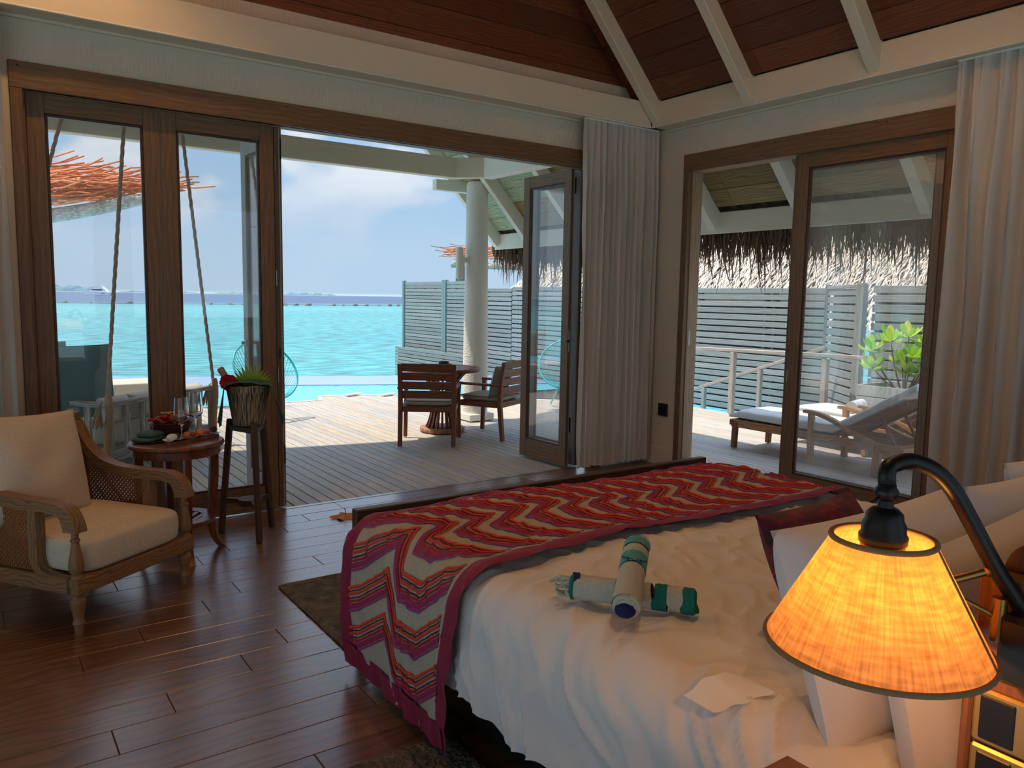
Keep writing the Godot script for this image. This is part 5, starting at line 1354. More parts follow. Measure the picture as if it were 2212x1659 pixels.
func runner() -> void:
	M.run_cloth = mat(c8(196, 186, 164), 0.9, T.weave, Vector2(14, 14))
	M.run_edge = mat(c8(150, 22, 66), 0.75, T.weave, Vector2(14, 14)); M.run_edge.rim_enabled = true; M.run_edge.rim = 0.35
	M.run_orange = mat(c8(214, 66, 40), 0.9)
	M.run_red = mat(c8(180, 26, 44), 0.9)
	M.run_dark = mat(c8(104, 14, 40), 0.9)
	M.run_pink = mat(c8(176, 44, 92), 0.85, T.weave, Vector2(14, 14))
	M.run_purple = mat(c8(150, 62, 120), 0.9)
	var z0 := -2.935
	var z1 := -2.055
	var L := 3.12
	var wv := noise(1.0, 2, 91)
	var lift := func(t: float, z: float) -> float:
		return 0.016 + 0.006 * wv.get_noise_2d(t * 6.0, z * 9.0) + 0.012 * smoothstep(0.5, 0.25, t) * absf(wv.get_noise_2d(t * 1.5, z * 7.0)) + 0.010 * pow(1.0 - absf(wv.get_noise_2d(t * 2.0 + z * 5.0 + 9.0, t * 0.8)), 5.0) + 0.012 * smoothstep(0.12, 0.0, minf(z - z0, z1 - z))
	var ru := thing("bed_runner", "beige bed runner with frayed red and purple zigzag stripes and a crimson border", "bed runner", Vector3.ZERO)
	var zof := func(t: float, s: float) -> float:   # the rear edge swings a little where it hangs
		return lerpf(z0 + 0.03 * smoothstep(0.5, 0.0, t), z1 - 0.04 * smoothstep(0.5, 0.0, t) + 0.012 * sin(t * 3.0), s)
	part("cloth", MB.new().surf(200, 60, func(u, v): return across(u * L, zof.call(u * L, v), lift.call(u * L, zof.call(u * L, v))), 3.1, 0.9, true), M.run_cloth, ru)
	for e in [0, 1]:
		part("border", MB.new().surf(200, 5, func(u, v):
			var s: float = lerpf(-0.012, 0.085, v) if e == 0 else lerpf(0.915, 1.012, v)
			var z: float = zof.call(u * L, s)
			return across(u * L, z, lift.call(u * L, z) + 0.004 * sin(v * PI)), 3.1, 0.1, true), M.run_edge, ru)
	part("hem_border", MB.new().surf(6, 50, func(u, v):
		var t: float = u * 0.095 - 0.012
		var z: float = zof.call(0.0, v)
		return across(t, z, lift.call(0.0, z) + 0.006 + 0.006 * sin(v * 31.0) * (1.0 - u)), 0.1, 0.9, true), M.run_edge, ru)
	# zigzag stripes: raised frayed ribbons, each on its own
	var zig := [[-2.90, -0.055], [-2.76, 0.0], [-2.53, 0.135], [-2.435, -0.022], [-2.295, -0.018], [-2.115, 0.11], [-2.0, 0.17]]
	var zz := func(z: float) -> float:
		for k in zig.size() - 1:
			if z <= zig[k + 1][0]: return lerpf(zig[k][1], zig[k + 1][1], (z - zig[k][0]) / (zig[k + 1][0] - zig[k][0]))
		return zig[-1][1]
	var strips := [[0.0, 0.011, M.run_orange, 0.006, 0.0035], [0.018, 0.0045, M.run_dark, 0.004, 0.001], [0.028, 0.009, M.run_orange, 0.004, 0.003], [0.047, 0.005, M.run_dark, 0.004, 0.0015], [0.058, 0.009, M.run_red, 0.004, 0.002], [0.071, 0.022, M.run_pink, 0.0025, 0.0], [0.097, 0.008, M.run_purple, 0.005, 0.003]]
	var period := 0.166
	var c := 0.14 + 0.054
	var jr := RandomNumberGenerator.new()
	jr.seed = 5
	while c < L + 0.1:
		for s in strips:
			var lo := -2.855
			var hi := -2.135
			var N := 90
			var ts := []
			for k in N + 1:
				var z: float = lerpf(lo, hi, float(k) / N)
				ts.append(c + zz.call(z) - s[0])
			if ts.min() < 0.05 or ts.max() > L - 0.02:
				if ts.max() < 0.1 or ts.min() > L - 0.05: continue
			var jit := []
			for k in N + 1: jit.append(jr.randf() * s[4])
			part("stripe", MB.new().surf(N, 3, func(u, v):
				var k := int(round(u * N))
				var z: float = lerpf(lo, hi, u)
				var t: float = clampf(ts[k] - s[1] * v + (jit[k] if v < 0.1 else (-jit[k] * 0.6 if v > 0.9 else 0.0)), 0.085, L)
				return across(t, z, lift.call(t, z) + (0.0018 + s[3] * (1.0 if v > 0.1 and v < 0.9 else 0.35))), 0.7, 0.02, false), s[2], ru)
		c += period

func bed_head() -> void:
	# headboard with its end panel, switches and lamps
	var hb := thing("headboard", "tall wooden headboard with rounded top edge and a lighter end panel", "headboard", Vector3.ZERO)
	var prof := PackedVector2Array([Vector2(-0.50, 0.0), Vector2(-0.495, 1.12)])
	prof.append_array(smooth_poly([Vector2(-0.492, 1.15), Vector2(-0.48, 1.195), Vector2(-0.45, 1.218), Vector2(-0.40, 1.225)], 4))
	prof.append_array(PackedVector2Array([Vector2(-0.24, 1.23), Vector2(-0.24, 0.0)]))
	var flip := PackedVector2Array()
	for q in prof: flip.append(Vector2(-q.x, q.y))
	part("board", mb().extrude(flip, 2.36, Transform3D(Basis(Vector3(0, 0, -1), Vector3.UP, Vector3.RIGHT), Vector3(1.225, 0, 0))), M.oak_bed, hb)
	var ep := part("end_panel", mb(Vector3.UP).box(Vector3(1.21, 0.6, -0.33), Vector3(0.03, 1.14, 0.36), 0.006), M.teak_warm, hb)
	part("corner_strip", mb(Vector3.UP).box(Vector3(1.196, 0.55, -0.507), Vector3(0.02, 0.9, 0.016), 0.005), M.teak_warm, hb)
	for k in 2:
		var y: float = [0.957, 0.871][k]
		var sw := part("switch_plate", mb().box(Vector3(1.191, y, -0.452), Vector3(0.010, 0.082, 0.092), 0.012), M.brass_plate, hb)
		part("switch_button", mb().box(Vector3(1.186, y, -0.464), Vector3(0.005, 0.066, 0.047), 0.004), M.black, sw)
	# nightstand below the lamp
	var ns := thing("nightstand", "brown wooden nightstand whose top corner shows at the bottom edge", "nightstand", Vector3(0.90, 0, -0.52))
	part("top", mb().box(Vector3(0, 0.735, 0), Vector3(0.54, 0.03, 0.54), 0.008), M.teak_warm, ns)
	part("body", mb().box(Vector3(0, 0.46, 0), Vector3(0.50, 0.50, 0.50), 0.005), M.teak_warm, ns)
	part("drawer", mb().box(Vector3(0, 0.62, -0.252), Vector3(0.44, 0.14, 0.012), 0.004), M.teak_warm, ns)
	for q in [Vector2(-0.22, -0.22), Vector2(0.22, -0.22), Vector2(-0.22, 0.22), Vector2(0.22, 0.22)]: part("leg", mb(Vector3.UP).box(Vector3(q.x, 0.11, q.y), Vector3(0.045, 0.22, 0.045), 0.004), M.teak_warm, ns)
	# bedside lamp on its bent black arm
	M.shade = mat(c8(232, 208, 160), 0.9, T.linen, Vector2(5, 2)); M.shade.backlight_enabled = true; M.shade.backlight = Color(1.0, 0.86, 0.62)
	M.shade_rim = mat(c8(150, 118, 82), 0.85, T.weave, Vector2(14, 14))
	M.bulb = mat(Color(1, 0.9, 0.75), 0.4); M.bulb.emission_enabled = true; M.bulb.emission = Color(1.0, 0.72, 0.36); M.bulb.emission_energy_multiplier = 3.0
	M.brass = mat(c8(150, 116, 64), 0.3); M.brass.metallic = 0.9
	var lc := Vector3(1.024, 1.078, -0.561)
	var lp := thing("bedside_lamp", "lit bedside lamp with linen cone shade on a bent black arm", "lamp", lc)
	var sh := MB.new()
	sh.surf(64, 12, func(u, v):
		var t: float = -u * TAU
		var r := lerpf(0.147, 0.0665, v)
		return Vector3(cos(t) * r, v * 0.151, sin(t) * r), 1.0, 0.3, false, true)
	var shade := part("lamp_shade", sh, M.shade, lp)
	for q in [[0.147, 0.0], [0.0665, 0.151]]:
		var ring := []
		for k in 49: ring.append(Vector3(cos(TAU * k / 48) * q[0], q[1], sin(TAU * k / 48) * q[0]))
		part("trim_ring", MB.new().tube(ring, 0.0042, 8, false), M.shade_rim, shade)
	var sa := 1.25
	part("seam", MB.new().surf(2, 10, func(u, v):
		var t: float = sa + (u - 0.5) * 0.012 / lerpf(0.147, 0.0665, v)
		var r := lerpf(0.1476, 0.0671, v)
		return Vector3(cos(t) * r, v * 0.151, sin(t) * r)), M.shade_rim, shade)
	part("socket", MB.new().lathe([Vector2(0.0, 0.115), Vector2(0.022, 0.115), Vector2(0.0275, 0.122), Vector2(0.0275, 0.143), Vector2(0.0315, 0.146), Vector2(0.032, 0.156), Vector2(0.029, 0.16), Vector2(0.0285, 0.172), Vector2(0.025, 0.178), Vector2(0.024, 0.187), Vector2(0.017, 0.194), Vector2(0.011, 0.196), Vector2(0.009, 0.205), Vector2(0.015, 0.211), Vector2(0.016, 0.219), Vector2(0.011, 0.226), Vector2(0, 0.226)], 28), M.black_metal, lp)
	part("collar", MB.new().lathe([Vector2(0.0285, 0.12), Vector2(0.029, 0.142), Vector2(0.028, 0.144)], 28), M.brass, lp)
	part("switch_lever", mb().bar(Vector3(0.0, 0.214, 0.0), Vector3(-0.028, 0.205, -0.006), 0.005, 0.004), M.black_metal, lp)
	part("bulb", MB.new().ball(Vector3(0, 0.06, 0), Vector3(0.028, 0.036, 0.028), 16, 10), M.bulb, lp)
	var off := Vector3(0, 0, 0)
	var arm := [Vector3(0.002, 0.215, 0.0), Vector3(0.006, 0.236, -0.004), Vector3(0.022, 0.252, -0.004), Vector3(0.048, 0.256, 0.012), Vector3(0.076, 0.243, 0.030), Vector3(0.100, 0.205, 0.045), Vector3(0.122, 0.155, 0.062), Vector3(0.140, 0.110, 0.080), Vector3(0.160, 0.068, 0.100), Vector3(0.172, 0.05, 0.12)]
	arm = [Vector3(1.038, 1.300, -0.568) - lc, Vector3(1.042, 1.318, -0.572) - lc, Vector3(1.056, 1.327, -0.572) - lc, Vector3(1.084, 1.331, -0.560) - lc, Vector3(1.108, 1.319, -0.540) - lc, Vector3(1.128, 1.292, -0.522) - lc, Vector3(1.148, 1.245, -0.502) - lc, Vector3(1.170, 1.187, -0.478) - lc, Vector3(1.190, 1.145, -0.458) - lc, Vector3(1.205, 1.11, -0.44) - lc]
	part("bent_arm", MB.new().tube(smooth3([Vector3(0.003, 0.222, 0.0)] + arm, 6), 0.0118, 14), M.black_metal, lp)
	part("wall_block", mb().box(Vector3(1.178, 1.075, -0.40) - lc, Vector3(0.034, 0.10, 0.13), 0.008), M.black, lp)
	var om := OmniLight3D.new()
	om.name = "bulb_light"; om.position = Vector3(0, 0.06, 0); om.light_color = Color(1.0, 0.66, 0.30); om.light_energy = 0.04; om.light_size = 0.02; om.omni_range = 12.0; om.omni_attenuation = 2.0; om.shadow_enabled = true
	lp.add_child(om)
	# brass swing arm of a reading light behind the shade
	var br := thing("reading_light", "brass swing-arm reading light on the headboard, mostly hidden by the shade", "lamp", Vector3.ZERO)
	part("swivel", mb(Vector3.UP).lathe([Vector2(0, 0), Vector2(0.010, 0), Vector2(0.010, 0.062), Vector2(0, 0.062)], 16, xf(Vector3(1.172, 1.082, -0.468))), M.brass, br)
	part("arm", MB.new().tube([Vector3(1.125, 1.145, -0.512), Vector3(1.176, 1.112, -0.468)], 0.0042, 10), M.brass, br)
	part("arm", MB.new().tube([Vector3(1.118, 1.163, -0.516), Vector3(1.168, 1.179, -0.484)], 0.0062, 10), M.brass, br)
	part("knuckle", MB.new().ball(Vector3(1.168, 1.18, -0.484), Vector3(0.010, 0.010, 0.010), 12, 8), M.brass, br)
	# pillows and cushions in rows against the headboard
	var pil := func(called: String, label: String, cat: String, c: Vector3, w: float, h: float, t: float, tilt: float, yaw: float, m: Material, g: String, sd: float) -> Node3D:
		var o := thing(called, label, cat, c, yaw, g)
		part("cover", MB.new().pad(w, h, t, xf(Vector3.ZERO, Vector3(tilt, 0, 0)), 2.5, 0.05, 0.010, sd), m, o)
		return o
	var p1: Node3D = pil.call("pillow", "white bed pillow with a loose flange, nearest behind the red cushion under the lamp", "pillow", Vector3(1.72, 0.865, -0.895), 0.74, 0.46, 0.24, -0.38, 0.0, M.sheet, "bed pillows", 0.4)
	var p2: Node3D = pil.call("pillow", "white bed pillow against the headboard under the lamp, creased at its end", "pillow", Vector3(1.66, 0.865, -0.675), 0.74, 0.48, 0.22, -0.25, 0.05, M.sheet, "bed pillows", 2.0)
	pil.call("pillow", "white bed pillow in the front row at the far side of the bed", "pillow", Vector3(2.80, 0.88, -0.90), 0.74, 0.48, 0.22, -0.4, 0.0, M.sheet, "bed pillows", 3.1)
	pil.call("pillow", "white bed pillow against the headboard at the far side of the bed", "pillow", Vector3(2.78, 0.90, -0.68), 0.74, 0.5, 0.22, -0.25, 0.0, M.sheet, "bed pillows", 4.4)
	pil.call("pillow", "white bed pillow in the middle of the bed, its corner catching daylight", "pillow", Vector3(2.26, 0.89, -0.80), 0.60, 0.48, 0.20, -0.35, 0.0, M.sheet, "bed pillows", 5.2)
	part("flange", MB.new().surf(14, 10, func(u, v):
		return Vector3(-0.30 - 0.165 * u, -0.165 + 0.028 * sin(u * 3.1) * v - 0.012 * u, -0.10 - 0.085 * v - 0.03 * u + 0.004 * sin(u * 16.0))), M.sheet_window_lit, p1)
	M.red_cush = mat(c8(140, 18, 50), 0.7, T.streak, Vector2(6, 2)); M.red_cush.rim_enabled = true; M.red_cush.rim = 0.3
	pil.call("red_cushion", "crimson cushion with faint pale streaks, left of the lamp shade", "cushion", Vector3(1.90, 0.825, -1.17), 0.48, 0.40, 0.16, -0.5, 0.06, M.red_cush, "crimson cushions", 1.0)
	pil.call("red_cushion", "crimson cushion just right of the lamp socket", "cushion", Vector3(2.14, 0.815, -1.06), 0.46, 0.34, 0.15, -0.45, -0.05, M.red_cush, "crimson cushions", 2.2)
	pil.call("red_cushion", "crimson cushion at the far right before the white pillows", "cushion", Vector3(2.40, 0.82, -1.0), 0.5, 0.38, 0.15, -0.5, -0.1, M.red_cush, "crimson cushions", 3.7)
	# warm fill lanterns, added above the view to brighten the room
	var k := 0
	for q in [[Vector3(0.35, 4.2, -4.55), 1.0, 1.0], [Vector3(1.86, 4.3, -1.6), 2.4, 1.0], [Vector3(3.7, 4.2, -2.6), 0.7, 0.7]]:
		var ln := thing("added_fill_lantern", ["added linen fill lantern above the armchair, unseen over the top of the view", "added linen fill lantern above the bed, unseen over the top of the view", "added linen fill lantern by the corner, unseen over the top of the view"][k], "lamp", q[0], 0, "added fill lanterns")
		part("added_lantern_shade", MB.new().lathe([Vector2(0.16, -0.16), Vector2(0.2, 0.0), Vector2(0.16, 0.16)], 32), M.shade, ln)
		part("bulb", MB.new().ball(Vector3(0, -0.02, 0), Vector3(0.04, 0.05, 0.04), 14, 9), M.bulb, ln)
		part("cord", MB.new().tube([Vector3(0, 0.03, 0), Vector3(0, q[1], 0)], 0.006, 6), M.black, ln)
		var ol := OmniLight3D.new()
		ol.name = "added_lantern_light"; ol.position = Vector3(0, -0.02, 0); ol.light_color = Color(1.0, 0.78, 0.52); ol.light_energy = 0.6 * q[2]; ol.light_size = 0.04; ol.omni_range = 14.0; ol.omni_attenuation = 2.0; ol.shadow_enabled = true
		ln.add_child(ol)
		k += 1

func outdoor_things() -> void:
	dining_set()
	swing()
	canopy_bed()
	hoop_chair()
	loungers()
	planter()
	neighbour_canopy()

func dining_set() -> void:
	M.teak = mat(c8(158, 88, 48), 0.42, T.grain, Vector2(0.8, 1.6))
	M.teak_light = mat(c8(200, 142, 92), 0.5, T.grain, Vector2(0.8, 1.6))
	M.out_cush = mat(c8(212, 202, 182), 0.9, T.weave, Vector2(14, 14))
	M.pipe = mat(c8(120, 112, 100), 0.9)
	var t := thing("dining_table", "round teak outdoor table on a flared slatted pedestal", "table", Vector3(4.52, 0, -7.83))
	part("base_disc", mb().lathe([Vector2(0, 0), Vector2(0.255, 0), Vector2(0.26, 0.006), Vector2(0.26, 0.04), Vector2(0.252, 0.046), Vector2(0, 0.046)], 44), M.teak_light, t)
	for k in 18:
		var a := TAU * k / 18
		var d := Vector3(cos(a), 0, sin(a))
		var o := smooth_poly([Vector2(0.20, 0.046), Vector2(0.165, 0.13), Vector2(0.135, 0.27), Vector2(0.135, 0.42), Vector2(0.18, 0.56), Vector2(0.26, 0.66), Vector2(0.30, 0.695)], 4)
		o.append_array(smooth_poly([Vector2(0.26, 0.695), Vector2(0.22, 0.655), Vector2(0.145, 0.56), Vector2(0.102, 0.42), Vector2(0.102, 0.27), Vector2(0.13, 0.13), Vector2(0.155, 0.046)], 4))
		part("pedestal_slat", mb(Vector3.UP).extrude(o, 0.026, Transform3D(Basis(d, Vector3.UP, d.cross(Vector3.UP)), -d.cross(Vector3.UP) * 0.013)), M.teak, t)
	part("top_rim", mb().lathe([Vector2(0.385, 0.705), Vector2(0.43, 0.7), Vector2(0.438, 0.71), Vector2(0.438, 0.73), Vector2(0.43, 0.74), Vector2(0.385, 0.74), Vector2(0.385, 0.705)], 56), M.teak, t)
	for k in range(-4, 5):
		var hw := sqrt(0.386 * 0.386 - pow(absf(k) * 0.085, 2))
		part("top_slat", mb().box(Vector3(0, 0.725, k * 0.085), Vector3(hw * 2, 0.024, 0.079), 0.004, Basis.IDENTITY), M.teak, t)
	part("cross_bearer", mb().box(Vector3(0, 0.702, 0), Vector3(0.1, 0.02, 0.74), 0.003), M.teak, t)
	M.ash_glass = mat(c8(30, 70, 60), 0.2)
	var ay := thing("ashtray", "small dark green glass ashtray on the outdoor table", "ashtray", Vector3(4.60, 0.74, -7.95))
	part("dish", MB.new().lathe([Vector2(0, 0), Vector2(0.055, 0), Vector2(0.068, 0.055), Vector2(0.062, 0.058), Vector2(0.05, 0.016), Vector2(0, 0.012)], 8), M.ash_glass, ay)
	var chair := func(label: String, at: Vector3, turn: float) -> Node3D:
		var c := thing("dining_chair", label, "chair", at, turn, "outdoor dining chairs")
		for s in [-1.0, 1.0]:
			# back leg that leans into the back post, front leg up to the arm
			var bp := PackedVector2Array([Vector2(-0.30, 0), Vector2(-0.255, 0.4), Vector2(-0.27, 0.62), Vector2(-0.315, 0.86), Vector2(-0.355, 0.86), Vector2(-0.312, 0.62), Vector2(-0.302, 0.4), Vector2(-0.335, 0)])
			part("back_leg", mb(Vector3.UP).extrude(bp, 0.045, Transform3D(Basis(Vector3(0, 0, 1), Vector3.UP, Vector3(-1, 0, 0)), Vector3(s * 0.277 + 0.022, 0, 0))), M.teak, c)
			part("front_leg", mb(Vector3.UP).bar(Vector3(s * 0.30, 0, 0.265), Vector3(s * 0.285, 0.60, 0.235), 0.042, 0.042, 0.005, Vector3.BACK), M.teak, c)
			part("arm", mb(Vector3.BACK).box(Vector3(s * 0.285, 0.605, -0.015), Vector3(0.05, 0.026, 0.56), 0.006), M.teak, c)
			part("side_rail", mb(Vector3.BACK).box(Vector3(s * 0.277, 0.385, 0.0), Vector3(0.03, 0.055, 0.5), 0.004), M.teak, c)
		part("back_rail", mb().box(Vector3(0, 0.385, -0.275), Vector3(0.53, 0.055, 0.03), 0.004), M.teak, c)
		part("front_rail", mb().box(Vector3(0, 0.385, 0.235), Vector3(0.53, 0.055, 0.03), 0.004), M.teak, c)
		for k in 6: part("seat_slat", mb().box(Vector3(0, 0.408, -0.22 + k * 0.085), Vector3(0.53, 0.014, 0.07), 0.003), M.teak, c)
		for k in 4:
			var y := 0.52 + k * 0.095
			part("back_slat", mb().box(Vector3(0, y + 0.02, -0.283 - (y - 0.5) * 0.155), Vector3(0.515, 0.082, 0.02), 0.004, Basis(Vector3.RIGHT, -0.15)), M.teak, c)
		return c
	var a1 := atan2(0.574, -0.819)
	var a2 := atan2(-0.459, -0.889)
	var c1: Node3D = chair.call("teak outdoor armchair seen from behind, left of the round table", Vector3(4.06, 0, -7.30), a1)
	var c2: Node3D = chair.call("teak outdoor armchair right of the round table, half behind the folded door", Vector3(4.835, 0, -7.31), a2)
	for q in [[Vector3(4.06, 0.416, -7.30), a1, "beige seat pad on the dark chair left of the outdoor table"], [Vector3(4.835, 0.416, -7.31), a2, "beige seat pad on the chair right of the outdoor table"]]:
		var o := thing("seat_pad", q[2], "cushion", q[0], q[1], "outdoor seat pads")
		part("cover", MB.new().slab(0.49, 0.062, 0.49, 0.028, xf(Vector3(0, 0, 0.0)), 0.012), M.out_cush, o)
		part("piping", MB.new().piping(0.49, 0.49, 0.005, xf(Vector3(0, 0.05, 0), Vector3(PI / 2, 0, 0)), 0.0), M.pipe, o)
	for q in [[Vector3(4.835, 0, -7.31), a2, "beige scatter cushion leaning in the right outdoor chair"]]:
		var B := Basis(Vector3.UP, q[1])
		var o := thing("scatter_cushion", q[2], "cushion", q[0] + B * Vector3(0.06, 0.63, -0.17), q[1])
		part("cover", MB.new().pad(0.40, 0.36, 0.12, xf(Vector3.ZERO, Vector3(-0.25, 0, 0))), M.out_cush, o)
		part("piping", MB.new().piping(0.40, 0.36, 0.004, xf(Vector3.ZERO, Vector3(-0.25, 0, 0))), M.pipe, o)

func swing() -> void:
	M.whitewood = mat(c8(206, 200, 190), 0.7, T.streak, Vector2(1.5, 3))
	M.rope = mat(c8(168, 140, 118), 0.95, T.weave, Vector2(30, 6), T.weave, 0.6)
	M.rope_tan = mat(c8(176, 128, 78), 0.95, T.weave, Vector2(30, 6), T.weave, 0.6)
	M.ivory = mat(c8(224, 218, 202), 0.9, T.weave, Vector2(14, 14))
	M.teal = mat(c8(0, 112, 122), 0.85, T.weave, Vector2(14, 14))
	M.teal_dark = mat(c8(0, 78, 92), 0.85)
	var C := Vector3(0.962, 0, -7.372)
	var u := Vector3(0.758, 0, -0.652)
	var v := Vector3(-0.652, 0, -0.758)
	var turn := atan2(0.652, 0.758)
	var at := func(a: float, y: float, b: float) -> Vector3: return C + u * a + v * b + Vector3(0, y, 0)
	var LU := 1.46
	var LV := 1.25
	var f := thing("swing_daybed", "white slatted daybed hung on ropes beyond the closed door leaves", "daybed", Vector3.ZERO)
	var B := Basis(u, Vector3.UP, u.cross(Vector3.UP))
	part("platform", mb(u).box(at.call(LU / 2, 0.165, LV / 2), Vector3(LU, 0.07, LV), 0.006, B), M.whitewood, f)
	part("base_beam", mb(u).bar(at.call(-0.06, 0.115, 0.06), at.call(LU + 0.1, 0.115, 0.06), 0.09, 0.07, 0.006), M.whitewood, f)
	part("base_beam", mb(u).bar(at.call(-0.06, 0.115, LV - 0.06), at.call(LU + 0.1, 0.115, LV - 0.06), 0.09, 0.07, 0.006), M.whitewood, f)
	part("top_rail", mb(u).bar(at.call(-0.03, 0.585, 0), at.call(LU, 0.585, 0), 0.07, 0.045, 0.006), M.whitewood, f)
	part("top_rail", mb(v).bar(at.call(0, 0.585, -0.03), at.call(0, 0.585, LV), 0.07, 0.045, 0.006), M.whitewood, f)
	for k in 8: part("slat", mb(Vector3.UP).box(at.call(0.04 + k * (LU - 0.07) / 7.0, 0.38, 0), Vector3(0.062, 0.37, 0.03), 0.004, B), M.whitewood, f)
	for k in range(1, 7): part("slat", mb(Vector3.UP).box(at.call(0, 0.38, k * LV / 6.5), Vector3(0.03, 0.37, 0.062), 0.004, B), M.whitewood, f)
	var ms := thing("daybed_mattress", "thick ivory mattress on the hanging daybed", "mattress", at.call(LU / 2 + 0.02, 0.202, LV / 2 + 0.02), turn)
	part("cover", MB.new().slab(LU - 0.12, 0.20, LV - 0.10, 0.04, Transform3D.IDENTITY, 0.01), M.ivory, ms)
	for k in 4:
		var o := thing("bolster", ["ivory bolster cushion behind the daybed slats, beside the rope knot", "second ivory bolster cushion behind the daybed slats", "ivory bolster cushion behind the daybed slats, right of the door post", "ivory bolster cushion at the right end of the daybed, beside the bucket"][k], "cushion", at.call(0.21 + 0.345 * k, 0.515, 0.12), turn, "bolsters along the daybed rail")
		part("cover", MB.new().pad(0.34, 0.235, 0.19, xf(Vector3.ZERO), 3.2, 0.02), M.ivory, o)
	var cu := func(label: String, a: float, y: float, b: float, w: float, h: float, t: float, rx: float, ry: float, m: Material, pm: Material) -> void:
		var o := thing("daybed_cushion", label, "cushion", at.call(a, y, b), turn + ry, "cushions on the hanging daybed")
		part("cover", MB.new().pad(w, h, t, xf(Vector3.ZERO, Vector3(rx, 0, 0)), 2.6, 0.035), m, o)
		part("piping", MB.new().piping(w, h, 0.006, xf(Vector3.ZERO, Vector3(rx, 0, 0)), 0.035), pm, o)
	cu.call("large teal cushion upright at the daybed corner beside the rope", 0.06, 0.76, 0.40, 0.66, 0.64, 0.17, -0.16, -0.62, M.teal, M.teal_dark)
	cu.call("second teal cushion just showing behind the large teal one", -0.02, 0.80, 0.78, 0.60, 0.60, 0.16, -0.16, -0.7, M.teal, M.teal_dark)
	cu.call("small pale cushion half behind the large teal cushion", 0.40, 0.72, 0.62, 0.40, 0.36, 0.14, -0.2, -0.4, M.ivory, M.ivory)
	# ropes that meet high under the roof
	var apex := Vector3(1.47, 5.6, -7.75)
	var tw := func(m: MB, a: Vector3, b: Vector3, r: float) -> void:  # three twisted strands
		var d := (b - a).normalized()
		var s := d.cross(Vector3.RIGHT).normalized()
		var w := d.cross(s)
		var n := int(a.distance_to(b) / 0.028)
		for q in 3:
			var pts := []
			for k in n + 1:
				var t := float(k) / n
				var ang := t * n * 0.62 + TAU * q / 3
				pts.append(a.lerp(b, t) + (s * cos(ang) + w * sin(ang)) * r * 0.55)
			m.tube(pts, r * 0.62, 5)
	var ends := [[at.call(-0.005, 0.63, -0.02), "twisted rope rising from the daybed's near corner"], [at.call(LU + 0.0, 0.63, -0.02), "twisted rope rising from the daybed's right end behind the bucket"], [at.call(0.0, 0.63, LV), "twisted rope at the daybed's far left corner, hidden behind the frame"]]
	for e in ends:
		var o := thing("swing_rope", e[1], "rope", Vector3.ZERO, 0, "ropes of the hanging daybed")
		var m := MB.new()
		tw.call(m, e[0], apex, 0.0155)
		part("strand", m, M.rope, o)
		var wr := MB.new()
		var lo: Vector3 = e[0] + Vector3(-0.02, -0.50, 0.045)
		var hi: Vector3 = e[0] + Vector3(0, 0.05, 0.035)
		wr.tube(smooth3([hi, hi.lerp(lo, 0.3) + Vector3(0.012, 0, 0), hi.lerp(lo, 0.7), lo], 8), [0.022, 0.026] + range(22).map(func(k): return 0.030 + 0.0025 * (k % 2)) + [0.024], 10)
		part("binding", wr, M.rope_tan, o)
		var ts := MB.new()
		for k in 26:
			var a := rng.randf_range(0.0, TAU)
			var s: Vector3 = e[0] + Vector3(-0.04, -0.0, 0.05)
			ts.tube(smooth3([s, s + Vector3(-0.03 + 0.012 * cos(a), -0.05, 0.012 * sin(a)), s + Vector3(-0.055 + 0.045 * cos(a), -0.19 - 0.05 * rng.randf(), 0.035 * sin(a))], 3), 0.0042, 4)
		part("tassel", ts, M.rope_tan, o)
	solo("swing_hook", MB.new().tube([apex - Vector3(0, 0.02, 0), Vector3(1.47, 6.45, -7.75)], 0.018, 8), M.steel, "steel hanger that carries the daybed ropes, above the view", "hook")

func stick_mesh(L: float, sd: int) -> ArrayMesh:
	var nz := noise(1.2, 2, sd)
	var pts := []
	for k in 7:
		var t := k / 6.0
		pts.append(Vector3((t - 0.5) * L, 0.05 * L * nz.get_noise_2d(t * 2.0, 1.0) + 0.05 * L * (0.25 - pow(t - 0.5, 2)), 0.05 * L * nz.get_noise_2d(t * 2.0, 9.0)))
	return MB.new().tube(pts, [0.011, 0.012, 0.013, 0.0125, 0.012, 0.0115, 0.0105], 6).mesh()

func twig_roof(parent: Node3D, a: Vector3, b: Vector3, back: Vector3, n: int, sd: int) -> void:  # a loose heap of sticks along a to b, spreading towards back
	var r := RandomNumberGenerator.new()
	r.seed = sd
	var kinds := []
	for k in 4:
		var m := stick_mesh([0.35, 0.8, 1.25, 1.6][k], 60 + k)
		for c in 3:
			var mm: ArrayMesh = m.duplicate()
			mm.surface_set_material(0, M.stick[c])
			kinds.append(mm)
	var d := (b - a).normalized()
	for k in n:
		var o := MeshInstance3D.new()
		o.name = "stick"
		var kind := r.randi() % 12
		if r.randf() < 0.6: kind = 3 + r.randi() % 9
		o.mesh = kinds[kind]
		var w := pow(r.randf(), 1.2)
		var t := r.randf_range(-0.03, 1.03)
		var p := a.lerp(b, t) + back * w + Vector3(0, 0.05 + 0.30 * r.randf() * (0.35 + 0.65 * sin(clampf(t, 0, 1) * PI * 0.85 + 0.35)) + 0.1 * w, 0)
		var yaw := r.randfn(0.0, 0.28) + (PI / 2 if kind < 3 and r.randf() < 0.5 else 0.0)
		var x := d.rotated(Vector3.UP, yaw)
		x = (x + Vector3(0, r.randfn(0.03, 0.10), 0)).normalized()
		var z := x.cross(Vector3.UP).normalized()
		o.transform = Transform3D(Basis(x, z.cross(x), z), p)
		parent.add_child(o, true)

